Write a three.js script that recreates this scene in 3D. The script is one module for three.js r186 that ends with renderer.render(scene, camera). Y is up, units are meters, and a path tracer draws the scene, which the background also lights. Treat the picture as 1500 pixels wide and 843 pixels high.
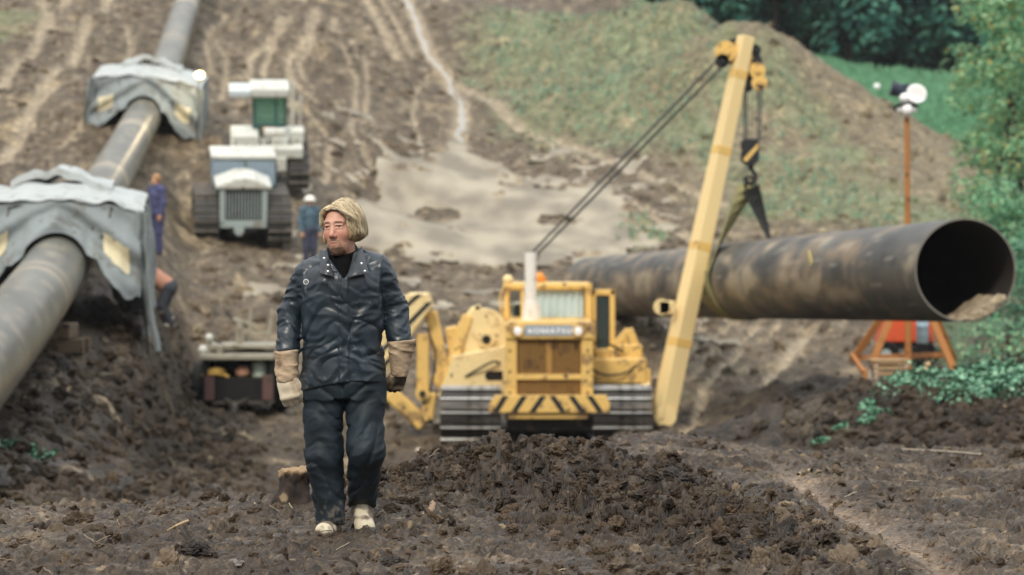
import * as THREE from 'three';
import { mergeGeometries } from 'three/addons/utils/BufferGeometryUtils.js';
import { RoundedBoxGeometry } from 'three/addons/geometries/RoundedBoxGeometry.js';
import { FontLoader } from 'three/addons/loaders/FontLoader.js';
import { TextGeometry } from 'three/addons/geometries/TextGeometry.js';

// ------------------------------------------------------------------ camera, sky, sun, exposure
const EYE = 1.54, FPX = 4500, HZ = 360;            // eye height, focal length and horizon in photo pixels
const scene = new THREE.Scene();
const camera = new THREE.PerspectiveCamera(2 * Math.atan(421.5 / FPX) * 180 / Math.PI, 1500 / 843, 0.5, 2500);
camera.setViewOffset(1500, 843, 0, 421.5 - HZ, 1500, 843);
camera.position.set(0, EYE, 0); camera.lookAt(0, EYE, -10);
camera.focus = 16.6; camera.userData.fStop = 3.0;
scene.add(camera);
const renderer = new THREE.WebGLRenderer({ antialias: true });
renderer.toneMapping = THREE.LinearToneMapping;
renderer.toneMappingExposure = 1.55;
renderer.shadowMap.enabled = true;
{
  const W = 256, H = 128, a = new Float32Array(W * H * 4);
  for (let j = 0; j < H; j++) for (let i = 0; i < W; i++) {
    const el = (j + 0.5) / H * Math.PI - Math.PI / 2, up = Math.sin(el), k = (j * W + i) * 4;
    const az = (i + 0.5) / W * Math.PI * 2;
    let l = up > 0 ? 0.3 + 1.0 * up + 0.05 * Math.sin(az * 3 + 1) * (1 - up) + 0.04 * Math.sin(az * 7 + up * 9) * (1 - up) : 0.08;
    a[k] = l * 0.97; a[k + 1] = l * 1.0; a[k + 2] = l * 1.03; a[k + 3] = 1;
  }
  const sky = new THREE.DataTexture(a, W, H, THREE.RGBAFormat, THREE.FloatType);
  sky.mapping = THREE.EquirectangularReflectionMapping; sky.magFilter = THREE.LinearFilter; sky.needsUpdate = true;
  scene.background = sky; scene.environment = sky;
}
const sun = new THREE.DirectionalLight(0xfff4e2, 1.5);
sun.position.set(-22, 60, 18); sun.target.position.set(0, 0, -40); sun.shadow.radius = 20; sun.castShadow = true;
sun.shadow.mapSize.set(4096, 4096);
Object.assign(sun.shadow.camera, { left: -60, right: 60, top: 90, bottom: -120, near: 1, far: 400 });
scene.add(sun, sun.target);
scene.fog = new THREE.FogExp2(0xd9dde0, 0.00015);

// ------------------------------------------------------------------ helpers
function rng(seed) { let s = seed >>> 0; return () => { s = s + 0x6D2B79F5 | 0; let t = Math.imul(s ^ s >>> 15, 1 | s); t = t + Math.imul(t ^ t >>> 7, 61 | t) ^ t; return ((t ^ t >>> 14) >>> 0) / 4294967296; }; }
const PERM = new Uint8Array(512); { const r = rng(77), p = [...Array(256).keys()]; for (let i = 255; i > 0; i--) { const j = r() * (i + 1) | 0; [p[i], p[j]] = [p[j], p[i]]; } for (let i = 0; i < 512; i++) PERM[i] = p[i & 255]; }
const GX = new Float32Array(256), GY = new Float32Array(256), GZ = new Float32Array(256);
{ const r = rng(5); for (let i = 0; i < 256; i++) { const z = r() * 2 - 1, t = r() * 6.2832, q = Math.sqrt(1 - z * z); GX[i] = q * Math.cos(t); GY[i] = q * Math.sin(t); GZ[i] = z; } }
const fade = t => t * t * t * (t * (t * 6 - 15) + 10);
function noise(x, y, z = 0) {                      // gradient noise, about -0.6 .. 0.6, scaled to -1 .. 1
  const xi = Math.floor(x), yi = Math.floor(y), zi = Math.floor(z); x -= xi; y -= yi; z -= zi;
  const X = xi & 255, Y = yi & 255, Z = zi & 255, u = fade(x), v = fade(y), w = fade(z);
  const A = PERM[X] + Y, B = PERM[X + 1] + Y, AA = PERM[A & 255] + Z, AB = PERM[(A + 1) & 255] + Z, BA = PERM[B & 255] + Z, BB = PERM[(B + 1) & 255] + Z;
  const g = (h, a, b, c) => { h = PERM[h & 255]; return GX[h] * a + GY[h] * b + GZ[h] * c; };
  const l = (t, a, b) => a + t * (b - a);
  return 1.6 * l(w, l(v, l(u, g(AA, x, y, z), g(BA, x - 1, y, z)), l(u, g(AB, x, y - 1, z), g(BB, x - 1, y - 1, z))),
    l(v, l(u, g(AA + 1, x, y, z - 1), g(BA + 1, x - 1, y, z - 1)), l(u, g(AB + 1, x, y - 1, z - 1), g(BB + 1, x - 1, y - 1, z - 1))));
}
function fbm(x, y, z, n) { let a = 1, s = 0, t = 0; for (let i = 0; i < n; i++) { s += a * noise(x, y, z); t += a; a *= 0.5; x = x * 2.03 + 17.1; y = y * 2.03 - 9.3; z = z * 2.03 + 4.7; } return s / t; }
function ridged(x, y, z, n) { let a = 1, s = 0, t = 0; for (let i = 0; i < n; i++) { s += a * (1 - Math.abs(noise(x, y, z))); t += a; a *= 0.5; x = x * 2.1 + 3.1; y = y * 2.1 + 7.7; z *= 2.1; } return s / t; }
function hash2(i, j, k) { let h = Math.imul(i, 374761393) ^ Math.imul(j, 668265263) ^ Math.imul(k, 2147483647 - 9973); h = Math.imul(h ^ h >>> 13, 1274126177); return ((h ^ h >>> 16) >>> 0) / 4294967296; }
function clodField(x, y, size, seed) {             // rounded lumps on a jittered lattice: 0 between them, up to 1 on top
  x /= size; y /= size; const xi = Math.floor(x), yi = Math.floor(y); let best = 0;
  for (let a = -1; a <= 1; a++) for (let b = -1; b <= 1; b++) {
    const i = xi + a, j = yi + b, r = 0.25 + 0.5 * hash2(i, j, seed + 2);
    const dx = x - i - hash2(i, j, seed), dy = y - j - hash2(i, j, seed + 1), d = (dx * dx + dy * dy) / (r * r);
    if (d < 1) { const h = Math.sqrt(1 - d) * r * 1.6; if (h > best) best = h; }
  }
  return best;
}
const clamp = (x, a = 0, b = 1) => Math.min(b, Math.max(a, x));
const sstep = (a, b, x) => { const t = clamp((x - a) / (b - a)); return t * t * (3 - 2 * t); };
const mix = (a, b, t) => a + (b - a) * t;
const mix3 = (a, b, t) => [a[0] + (b[0] - a[0]) * t, a[1] + (b[1] - a[1]) * t, a[2] + (b[2] - a[2]) * t];
const V = (x, y, z) => new THREE.Vector3(x, y, z);
const at = (px, py, d) => V((px - 750) / FPX * d, EYE + (HZ - py) / FPX * d, -d);
const used = {};
function numbered(n) { used[n] = (used[n] || 0) + 1; return used[n] === 1 ? n : n + '_' + String(used[n] - 1).padStart(3, '0'); }
function shade(m) { m.castShadow = m.receiveShadow = true; return m; }
function thing(name, label, category, pos = [0, 0, 0], turn = 0, group) {
  const o = new THREE.Group(); o.name = numbered(name); scene.add(o);
  if (pos.isVector3) o.position.copy(pos); else o.position.set(...pos);
  o.rotation.y = turn; o.userData = { label, category }; if (group) o.userData.group = group; return o;
}
function flat(gs) {
  gs = (Array.isArray(gs) ? gs : [gs]).map(g => g.index ? g.toNonIndexed() : g);
  const hasC = gs.some(g => g.attributes.color);
  for (const g of gs) {
    for (const k of Object.keys(g.attributes)) if (!['position', 'normal', 'uv', 'color'].includes(k)) g.deleteAttribute(k);
    const n = g.attributes.position.count;
    if (!g.attributes.uv) g.setAttribute('uv', new THREE.BufferAttribute(new Float32Array(n * 2), 2));
    if (hasC && !g.attributes.color) g.setAttribute('color', new THREE.BufferAttribute(new Float32Array(n * 3).fill(1), 3));
  }
  return gs.length === 1 ? gs[0] : mergeGeometries(gs);
}
function boxUV(g, s = 1) {                          // uv in metres by the way each face points
  const p = g.attributes.position, n = g.attributes.normal, uv = new Float32Array(p.count * 2);
  for (let i = 0; i < p.count; i++) {
    const ax = Math.abs(n.getX(i)), ay = Math.abs(n.getY(i)), az = Math.abs(n.getZ(i)), x = p.getX(i), y = p.getY(i), z = p.getZ(i);
    let a, b; if (ax > ay && ax > az) { a = z; b = y; } else if (ay > az) { a = x; b = z; } else { a = x; b = y; }
    uv[2 * i] = a * s + 0.13; uv[2 * i + 1] = b * s + 0.37;
  }
  g.setAttribute('uv', new THREE.BufferAttribute(uv, 2)); return g;
}
function obj(name, gs, mat, parent, s = 1) {
  const top = !parent || parent === scene;
  const m = shade(new THREE.Mesh(boxUV(flat(gs), s), mat)); m.name = top ? numbered(name) : name; (parent || scene).add(m); return m;
}
function tag(o, label, category, group, kind) { Object.assign(o.userData, { label }); if (category) o.userData.category = category; if (group) o.userData.group = group; if (kind) o.userData.kind = kind; return o; }
function bx(x0, x1, y0, y1, z0, z1, r = 0.012) {
  const w = x1 - x0, h = y1 - y0, d = z1 - z0; r = Math.min(r, w * 0.45, h * 0.45, d * 0.45);
  return new RoundedBoxGeometry(w, h, d, 2, r).translate((x0 + x1) / 2, (y0 + y1) / 2, (z0 + z1) / 2);
}
function bar(a, b, w, h, r = 0.01, w2, h2) {        // a box beam from a to b; may taper
  const A = V(...a), B = V(...b), L = A.distanceTo(B);
  const g = new RoundedBoxGeometry(w, L, h, 2, Math.min(r, w * 0.45, h * 0.45));
  if (w2) { const p = g.attributes.position; for (let i = 0; i < p.count; i++) { const t = p.getY(i) / L + 0.5; p.setX(i, p.getX(i) * mix(1, w2 / w, t)); p.setZ(i, p.getZ(i) * mix(1, (h2 || w2) / h, t)); } g.computeVertexNormals(); }
  const dir = B.clone().sub(A).normalize(), m = new THREE.Matrix4();
  let zx = Math.abs(dir.z) > 0.95 ? V(1, 0, 0) : V(0, 0, 1); const X = V(0, 0, 0).crossVectors(dir, zx).normalize(), Z = V(0, 0, 0).crossVectors(X, dir);
  m.makeBasis(X, dir, Z); g.applyMatrix4(m); return g.translate((A.x + B.x) / 2, (A.y + B.y) / 2, (A.z + B.z) / 2);
}
function rod(a, b, r, r2 = r, seg = 14) {
  const A = V(...a), B = V(...b), L = A.distanceTo(B), g = new THREE.CylinderGeometry(r2, r, L, seg);
  g.applyQuaternion(new THREE.Quaternion().setFromUnitVectors(V(0, 1, 0), B.clone().sub(A).normalize()));
  return g.translate((A.x + B.x) / 2, (A.y + B.y) / 2, (A.z + B.z) / 2);
}
function tube(pts, r, seg = 40, rs = 8) { return new THREE.TubeGeometry(new THREE.CatmullRomCurve3(pts.map(p => p.isVector3 ? p : V(...p))), seg, r, rs); }
function prism(pts, z0, z1, bev = 0.01) {           // outline in x, y extruded along z
  const s = new THREE.Shape(pts.map(p => new THREE.Vector2(...p)));
  return new THREE.ExtrudeGeometry(s, { depth: z1 - z0 - 2 * bev, bevelEnabled: bev > 0, bevelThickness: bev, bevelSize: bev, bevelOffset: -bev, bevelSegments: 2, curveSegments: 16 }).translate(0, 0, z0 + bev);
}
function disc(c, r, t, axis = 'z', seg = 28) { const g = new THREE.CylinderGeometry(r, r, t, seg); if (axis === 'z') g.rotateX(Math.PI / 2); if (axis === 'x') g.rotateZ(Math.PI / 2); return g.translate(...c); }
function dtex(w, h, fn, srgb = true, rep = 1) {
  const a = new Uint8Array(w * h * 4); const o = [0, 0, 0];
  for (let j = 0; j < h; j++) for (let i = 0; i < w; i++) { const c = fn(i / w, j / h, i, j), k = (j * w + i) * 4; a[k] = c[0]; a[k + 1] = c[1]; a[k + 2] = c[2]; a[k + 3] = 255; }
  const t = new THREE.DataTexture(a, w, h); t.wrapS = t.wrapT = THREE.RepeatWrapping; t.magFilter = t.minFilter = THREE.LinearFilter; if (srgb) t.colorSpace = THREE.SRGBColorSpace; t.repeat.set(rep, rep); t.needsUpdate = true; return t;
}
// seamless noise on a torus-like wrap: blend of shifted copies
function wrapNoise(u, v, f, n, seed) {
  const a = fbm(u * f, v * f, seed, n), b = fbm((u - 1) * f, v * f, seed, n), c = fbm(u * f, (v - 1) * f, seed, n), d = fbm((u - 1) * f, (v - 1) * f, seed, n);
  const x = sstep(0.6, 1, u), y = sstep(0.6, 1, v); return mix(mix(a, b, x), mix(c, d, x), y);
}
// weathered paint or dirty metal: base colour with dust, scrapes and rust patches that have outlines of their own
function grime(base, dirt, amount, seed, dark = [40, 34, 28]) {
  return dtex(256, 256, (u, v) => {
    const n = wrapNoise(u, v, 5, 4, seed), m = wrapNoise(u, v, 22, 3, seed + 9), q = wrapNoise(u, v, 9, 4, seed + 21);
    let c = base.map(x => x * (1 + 0.05 * m));
    c = mix3(c, dirt, clamp(sstep(0.05, 0.4, n + 0.35 * m) * amount * 1.4));
    c = mix3(c, dark, clamp(sstep(0.34, 0.5, q + 0.25 * m) * amount * 1.6));
    return c.map(x => clamp(x, 0, 255));
  });
}
const S = (color, roughness = 0.8, extra = {}) => new THREE.MeshStandardMaterial({ color, roughness, ...extra });
function grimed(base, dirt, amount, seed, rough = 0.55, extra = {}, rep = 0.6) { const t = grime(base, dirt, amount, seed); t.repeat.set(rep, rep); return new THREE.MeshStandardMaterial({ map: t, roughness: rough, ...extra }); }

// signed distances meshed as one closed surface (surface nets)
function meshField(f, lo, hi, cell) {
  const nx = Math.ceil((hi[0] - lo[0]) / cell) + 1, ny = Math.ceil((hi[1] - lo[1]) / cell) + 1, nz = Math.ceil((hi[2] - lo[2]) / cell) + 1;
  const val = new Float32Array(nx * ny * nz), id = new Int32Array(nx * ny * nz).fill(-1); let k = 0;
  for (let z = 0; z < nz; z++) for (let y = 0; y < ny; y++) for (let x = 0; x < nx; x++) val[k++] = f(lo[0] + x * cell, lo[1] + y * cell, lo[2] + z * cell);
  const pos = [], idx = [], off = [0, 1, nx, nx + 1, nx * ny, nx * ny + 1, nx * ny + nx, nx * ny + nx + 1];
  const E = [[0, 1], [2, 3], [4, 5], [6, 7], [0, 2], [1, 3], [4, 6], [5, 7], [0, 4], [1, 5], [2, 6], [3, 7]];
  for (let z = 0; z < nz - 1; z++) for (let y = 0; y < ny - 1; y++) for (let x = 0; x < nx - 1; x++) {
    const b = x + nx * (y + ny * z); let m = 0; for (let i = 0; i < 8; i++) if (val[b + off[i]] < 0) m |= 1 << i;
    if (m === 0 || m === 255) continue;
    let n = 0, sx = 0, sy = 0, sz = 0;
    for (const [p, q] of E) { if (((m >> p) & 1) === ((m >> q) & 1)) continue; const a = val[b + off[p]], c = val[b + off[q]], t = a / (a - c); sx += (p & 1) + t * ((q & 1) - (p & 1)); sy += ((p >> 1) & 1) + t * (((q >> 1) & 1) - ((p >> 1) & 1)); sz += (p >> 2) + t * ((q >> 2) - (p >> 2)); n++; }
    id[b] = pos.length / 3; pos.push(lo[0] + (x + sx / n) * cell, lo[1] + (y + sy / n) * cell, lo[2] + (z + sz / n) * cell);
  }
  const ax = [1, nx, nx * ny];
  for (let z = 1; z < nz - 1; z++) for (let y = 1; y < ny - 1; y++) for (let x = 1; x < nx - 1; x++) {
    const b = x + nx * (y + ny * z), s = val[b] < 0;
    for (let e = 0; e < 3; e++) {
      if (s === (val[b + ax[e]] < 0)) continue; const u = ax[(e + 1) % 3], v = ax[(e + 2) % 3];
      const p = id[b], q = id[b - u], r = id[b - u - v], t = id[b - v]; if (p < 0 || q < 0 || r < 0 || t < 0) continue;
      if (s) idx.push(p, q, r, p, r, t); else idx.push(p, r, q, p, t, r);
    }
  }
  const g = new THREE.BufferGeometry(); g.setAttribute('position', new THREE.Float32BufferAttribute(pos, 3)); g.setIndex(idx); g.computeVertexNormals(); return g;
}
function capsule(px, py, pz, a, b, ra, rb) {
  const bxx = b[0] - a[0], by = b[1] - a[1], bz = b[2] - a[2], t = clamp(((px - a[0]) * bxx + (py - a[1]) * by + (pz - a[2]) * bz) / (bxx * bxx + by * by + bz * bz));
  const dx = px - a[0] - bxx * t, dy = py - a[1] - by * t, dz = pz - a[2] - bz * t; return Math.sqrt(dx * dx + dy * dy + dz * dz) - ra - (rb - ra) * t;
}
function ell(px, py, pz, c, r) { const x = (px - c[0]) / r[0], y = (py - c[1]) / r[1], z = (pz - c[2]) / r[2], l = Math.sqrt(x * x + y * y + z * z); return (l - 1) * Math.min(r[0], r[1], r[2]) * (l > 1 ? 1 : 1); }
const smin = (a, b, k) => { const h = clamp(0.5 + 0.5 * (b - a) / k); return b + (a - b) * h - k * h * (1 - h); };
const smax = (a, b, k) => -smin(-a, -b, k);
function paint(g, fn) { const p = g.attributes.position, c = new Float32Array(p.count * 3); for (let i = 0; i < p.count; i++) { const q = fn(p.getX(i), p.getY(i), p.getZ(i), i); c[3 * i] = q[0]; c[3 * i + 1] = q[1]; c[3 * i + 2] = q[2]; } g.setAttribute('color', new THREE.BufferAttribute(c, 3)); return g; }
function mesh(name, g, mat, parent) { const m = shade(new THREE.Mesh(g, mat)); m.name = parent ? name : numbered(name); (parent || scene).add(m); return m; }

// ------------------------------------------------------------------ terrain: foreground rise, valley and far slope
const CTRL = [[100, 760, 30], [300, 770, 30], [520, 775, 30], [750, 800, 31], [1000, 745, 35], [1250, 705, 33], [1480, 690, 33], [-400, 700, 30], [1900, 650, 33],
  [300, 728, 42], [100, 690, 40], [0, 640, 38], [-250, 560, 40], [500, 740, 44], [750, 690, 50], [1000, 652, 52], [800, 645, 57.5], [650, 634, 57.5], [950, 643, 57.5], [340, 603, 59], [440, 612, 59], [250, 640, 52], [340, 640, 54], [400, 680, 49], [340, 718, 42], [200, 715, 42],
  [250, 585, 60], [150, 640, 50], [100, 560, 58], [0, 610, 52],  [241, 135, 100], [268, 62, 114], [295, -20, 130],
  [228, 418, 66], [340, 470, 66], [453, 392, 75], [353, 343, 79], [300, 345, 78], [420, 345, 80], [385, 215, 88], [450, 150, 98], [450, 20, 116],
  [-150, 420, 60], [60, 90, 98], [0, 20, 112], [150, 20, 112], [-200, 50, 110],
  [560, 450, 70], [600, 400, 78], [560, 300, 90], [650, 330, 88], [660, 250, 98], [800, 300, 92], [800, 390, 80], [900, 350, 86], [650, 160, 112], [600, 40, 130], [700, 60, 128], [520, 100, 118],
  [1000, 330, 88], [1000, 240, 100], [850, 180, 110], [880, 80, 124], [780, 20, 134], [950, 10, 128], [700, 480, 68], [900, 480, 68], [1050, 510, 66], [1150, 490, 70], [1060, 600, 58], [1020, 560, 62], [1150, 560, 56],
  [1095, 28, 112], [1050, 55, 114], [1000, 0, 126], [1180, 95, 110], [1250, 190, 105], [1340, 255, 98], [1410, 320, 88], [1150, 230, 100], [1200, 330, 86], [1100, 330, 88], [1300, 370, 80], [1250, 430, 72], [1380, 400, 74],
  [1150, 150, 130], [1000, 90, 148], [1250, 235, 122], [1330, 235, 122], [1420, 245, 115], [1280, 125, 165], [1400, 125, 165], [1300, 170, 140], [1550, 150, 150], [1200, 90, 185], [1400, 100, 185], [1100, 60, 180],
  [1330, 562, 57], [1400, 550, 55], [1300, 562, 41], [1450, 562, 41], [1190, 615, 40], [1500, 545, 42], [1500, 470, 64], [1450, 420, 70], [1600, 480, 60],
  [600, -150, 170], [0, -150, 160], [1100, 0, 230], [300, -400, 260], [1500, 0, 230], [-600, 0, 150], [2100, 250, 140], [-500, 400, 70], [2000, 450, 70]
].map(([px, py, d]) => { const p = at(px, py, d); return [p.x, d, p.y]; });
const TPS = (() => {                                // thin-plate surface through the levels above
  const n = CTRL.length, N = n + 3, M = [], sc = 0.05, ph = (a, b, c, d) => { const r = ((a - c) ** 2 + (b - d) ** 2) * sc * sc; return r > 1e-9 ? r * Math.log(r) : 0; };
  for (let i = 0; i < n; i++) { const r = new Float64Array(N + 1); for (let j = 0; j < n; j++) r[j] = ph(CTRL[i][0], CTRL[i][1], CTRL[j][0], CTRL[j][1]); r[i] += 0.0025; r[n] = 1; r[n + 1] = CTRL[i][0]; r[n + 2] = CTRL[i][1]; r[N] = CTRL[i][2]; M.push(r); }
  for (let k = 0; k < 3; k++) { const r = new Float64Array(N + 1); for (let j = 0; j < n; j++) r[j] = k ? CTRL[j][k - 1] : 1; M.push(r); }
  for (let i = 0; i < N; i++) { let p = i; for (let j = i + 1; j < N; j++) if (Math.abs(M[j][i]) > Math.abs(M[p][i])) p = j; [M[i], M[p]] = [M[p], M[i]]; for (let j = 0; j < N; j++) if (j !== i) { const f = M[j][i] / M[i][i]; if (f) for (let k = i; k <= N; k++) M[j][k] -= f * M[i][k]; } }
  const w = M.map((r, i) => r[N] / r[i]);
  return (x, d) => { let s = w[n] + w[n + 1] * x + w[n + 2] * d; for (let j = 0; j < n; j++) { const dx = (x - CTRL[j][0]) * sc, dd = (d - CTRL[j][1]) * sc, r = dx * dx + dd * dd; if (r > 1e-9) s += w[j] * r * Math.log(r); } return s; };
})();
// cached on a lattice, read with a smooth cubic
const LX0 = -70, LD0 = 8, LS = 1, LNX = 141, LND = 260, LAT = new Float32Array(LNX * LND);
for (let j = 0; j < LND; j++) for (let i = 0; i < LNX; i++) LAT[j * LNX + i] = clamp(TPS(LX0 + i * LS, LD0 + j * LS), -8, 60);
// the pipe lies on a shelf above the valley floor, with a steep earth bank down to the right
const AXIS = [[32, -6.0, -1.78], [45.5, -7.07, -0.78], [63, -8.6, 0.82], [79, -9.9, 2.54], [97, -11, 5.45], [114, -12.2, 8.6]], AXX = AXIS.map(a => [a[0], a[1]]), AXY = AXIS.map(a => [a[0], a[2] + EYE]);
const EDGE = [[34, -4.7], [40, -5.05], [45, -5.4], [51, -5.85], [58, -6.35], [66, -7.3], [79, -8.7], [90, -10]];
function valley(x, d) {
  const f = valleyFloor(x, d), e = pw(EDGE, d) + 0.22 * noise(d * 0.35, 3, 1) + 0.1 * noise(d * 1.3, x, 2), t = sstep(e + 0.55, e - 0.55, x) * sstep(31, 37, d) * (1 - sstep(84, 93, d)); if (t <= 0) return f;
  const ax = pw(AXX, d), s = pw(AXY, d) - 0.9 + 0.13 * Math.max(-1, ax - x) - 0.3 * sstep(ax + 0.4, ax + 1.6, x); return mix(f, Math.max(f, s), t);
}
function valleyFloor(x, d) {
  const fx = clamp((x - LX0) / LS, 1, LNX - 3.001), fd = clamp((d - LD0) / LS, 1, LND - 3.001), i = fx | 0, j = fd | 0, a = fx - i, b = fd - j;
  const cw = t => [((-t + 2) * t - 1) * t / 2, ((3 * t - 5) * t * t + 2) / 2, ((-3 * t + 4) * t + 1) * t / 2, (t - 1) * t * t / 2], A = cw(a), B = cw(b); let s = 0;
  for (let q = 0; q < 4; q++) { const o = (j + q - 1) * LNX + i - 1; s += B[q] * (A[0] * LAT[o] + A[1] * LAT[o + 1] + A[2] * LAT[o + 2] + A[3] * LAT[o + 3]); }
  return s;
}
function pw(t, x) { if (x <= t[0][0]) return t[0][1]; for (let i = 1; i < t.length; i++) if (x <= t[i][0]) return mix(t[i - 1][1], t[i][1], (x - t[i - 1][0]) / (t[i][0] - t[i - 1][0])); return t[t.length - 1][1]; }
const CREST = [[-3.05, 18.4], [-0.94, 18.7], [-0.7, 19.2], [0.1, 21.6], [0.8, 24.5], [1.44, 26], [4.4, 27]];
const RIDGE = [[-0.95, 18.6, 0.0], [-0.55, 19.2, 0.1], [-0.2, 19.9, 0.2], [0.09, 20.4, 0.25], [0.35, 20, 0.23], [0.58, 19.2, 0.18], [0.85, 17.4, 0.13], [1.15, 15.8, 0.07], [1.3, 14.5, 0.02]];
function ridgeAt(x, d) {                            // heap of dug earth: height over the ground
  let best = 0;
  for (let i = 1; i < RIDGE.length; i++) {
    const a = RIDGE[i - 1], b = RIDGE[i], vx = b[0] - a[0], vd = b[1] - a[1], t = clamp(((x - a[0]) * vx + (d - a[1]) * vd) / (vx * vx + vd * vd));
    const dx = x - a[0] - vx * t, dd = d - a[1] - vd * t, h = mix(a[2], b[2], t), w = dx * vd - dd * vx > 0 ? 0.5 : 1;
    const front = dd < 0 ? 1.25 : 0.55, q = dx * dx / 0.32 + dd * dd / (front * front), v = h * Math.exp(-q * 0.9); if (v > best) best = v;
  }
  return best;
}
const rutX = d => 2.02 + 0.06 * Math.sin(d * 0.9) + (d - 17) * -0.02;
function foreBase(x, d) {
  let y = -0.035 * sstep(0.8, 4.5, x) * (d > 14 ? 1 : 0.7) - 0.22 * sstep(18, 27, d) * sstep(0.5, 3, x) + 0.02 * Math.sin(x * 1.7 + d * 0.5);
  y += ridgeAt(x, d) - 0.05 * Math.exp(-(((x - rutX(d)) / 0.12) ** 2)) * sstep(11, 13, d) * (1 - sstep(22, 25, d));
  return y;
}
function heapMask(x, d) { return clamp(ridgeAt(x, d) * 11); }
const billow = (x, y, z, n) => { let a = 1, s = 0, t = 0; for (let i = 0; i < n; i++) { s += a * Math.abs(noise(x, y, z)); t += a; a *= 0.5; x = x * 2.1 + 3.7; y = y * 2.1 + 1.9; z += 5.3; } return s / t; };
function foreDetail(x, d) {
  const m = heapMask(x, d), right = sstep(0.6, 1.6, x), rut = Math.exp(-(((x - rutX(d)) / 0.1) ** 2)) * sstep(12, 14, d) * (1 - sstep(22, 25, d));
  const wx = x + 0.05 * noise(x * 6, d * 6, 3), wd = d + 0.05 * noise(x * 6, d * 6, 9), rough = clamp(0.5 + 0.5 * m + 0.15 * right + 0.3 * noise(x * 0.8, d * 0.5, 40)) * (1 - 0.75 * rut);
  const ux = x + 0.11 * noise(x * 3.1, d * 2.6, 13) + 0.03 * noise(x * 11, d * 9, 17), ud = d + 0.13 * noise(x * 2.7, d * 2.9, 23) + 0.03 * noise(x * 12, d * 8, 27), an = mix(0.85, 1.05, m);
  let y = rough * (0.06 * fbm(wx * 2.2, wd * 1.7, 1, 3) + (0.15 + 0.1 * m) * (billow(ux * 4.6, ud * 4.6 * an, 3, 2) - 0.3) + 0.13 * (billow(ux * 7.5, ud * 9 * an, 8, 2) - 0.3) * (0.5 + sstep(-0.3, 0.3, noise(x * 2, d * 1.6, 66))) + 0.05 * (1 - 0.5 * m) * (billow(ux * 16, ud * 17 * an, 5, 2) - 0.3) + 0.05 * clodField(wx, wd, 0.17, 51) * sstep(0.1, 0.5, noise(x * 1.7, d * 1.3, 71)));
  y += (0.012 * fbm(wx * 14, wd * 8, 5, 3) + 0.004 * noise(wx * 40, wd * 22, 2)) * (1 - 0.6 * rut);
  // cleat prints of a crawler track across the right of the foreground
  const cl = sstep(2.35, 2.5, x) * (1 - sstep(2.95, 3.1, x)) * sstep(15, 16, d) * (1 - sstep(22, 23, d)); if (cl > 0) y += cl * 0.03 * Math.pow(Math.abs(Math.sin(d * 9.5 + noise(x * 2, d, 7))), 3) - 0.02 * cl;
  return y;
}
const flatSpots = [];                               // [x, d, radius, level] where a machine has pressed the mud flat
function level(x, d) {                              // ground level without the small lumps
  const dc = pw(CREST, x), t = sstep(dc - 0.3, dc + 11, d); let y = t <= 0 ? foreBase(x, d) : t >= 1 ? valley(x, d) : mix(foreBase(x, d), valley(x, d), t);
  if (d > dc && d < dc + 12) y -= 0.5 * sstep(dc, dc + 3, d) * (1 - sstep(dc + 4, dc + 12, d));
  return y;
}
const hitAt = (px, py, from = 30, lvl = level) => { let p = null; for (let d = from; d < 240; d += 0.2) { const q = at(px, py, d); if (q.y < lvl(q.x, d)) { p = q; break; } } return p || at(px, py, 200); };
const pathOf = (pts, from) => pts.map(([x, y, w]) => { const p = hitAt(x, y, from); return [p.x, -p.z, w]; });
// wheel and crawler ruts, runnels and the slurry on the far slope, as lines on the ground: x, distance, half-width in metres
const RUTS = [
  [[0, 235, .22], [60, 130, .22], [120, 50, .22], [160, -10, .22]], [[0, 130, .2], [50, 70, .2], [90, 10, .2], [100, -15, .2]], [[60, 0, .2], [75, 40, .16], [105, 45, .16]], [[20, 190, .15], [50, 150, .2], [85, 120, .15]],
  [[462, 10, .17], [410, 45, .17], [368, 80, .17], [362, 105, .17], [378, 132, .17]], [[455, 22, .14], [400, 60, .14], [385, 100, .14], [392, 130, .14]], [[490, 25, .17], [450, 55, .17], [420, 85, .17], [424, 115, .2], [455, 140, .2]], [[465, 15, .14], [458, 60, .14], [436, 90, .14], [445, 118, .14]],
  [[300, 40, .1], [332, 90, .1], [322, 150, .1]], [[500, 60, .1], [522, 120, .1], [512, 190, .12], [545, 245, .12]], [[515, 55, .1], [538, 118, .1], [530, 180, .1]], [[445, 160, .1], [482, 205, .12], [474, 265, .12]], [[625, 110, .1], [604, 165, .1], [618, 225, .1]], [[85, 215, .1], [138, 160, .1], [172, 105, .1]], [[170, 20, .1], [190, 70, .1], [150, 120, .1]], [[330, 20, .1], [300, 60, .1], [310, 110, .1]],
  [[535, 0, .25], [560, 40, .25], [582, 85, .25]], [[560, 0, .15], [590, 50, .15], [605, 85, .15]],
  [[585, -20, .3], [610, 30, .34], [630, 80, .34], [655, 110, .34], [676, 150, .36], [672, 200, .36], [662, 250, .45]],
  [[670, 120, .25], [740, 170, .28], [830, 210, .3], [920, 245, .3], [1000, 275, .3], [1060, 300, .25]], [[880, 280, .22], [950, 310, .22], [1020, 350, .22]], [[690, 130, .16], [780, 200, .16], [860, 240, .16]],
  [[1140, 472, .12], [1080, 520, .12], [1030, 570, .12], [1005, 630, .14]], [[1110, 470, .1], [1050, 510, .1], [1010, 560, .1]], [[1070, 470, .1], [1020, 505, .1], [1000, 530, .1]], [[1180, 490, .25], [1150, 530, .2], [1120, 560, .1]], [[1040, 465, .08], [1010, 490, .08]]
].map(p => pathOf(p, 50));
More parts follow.
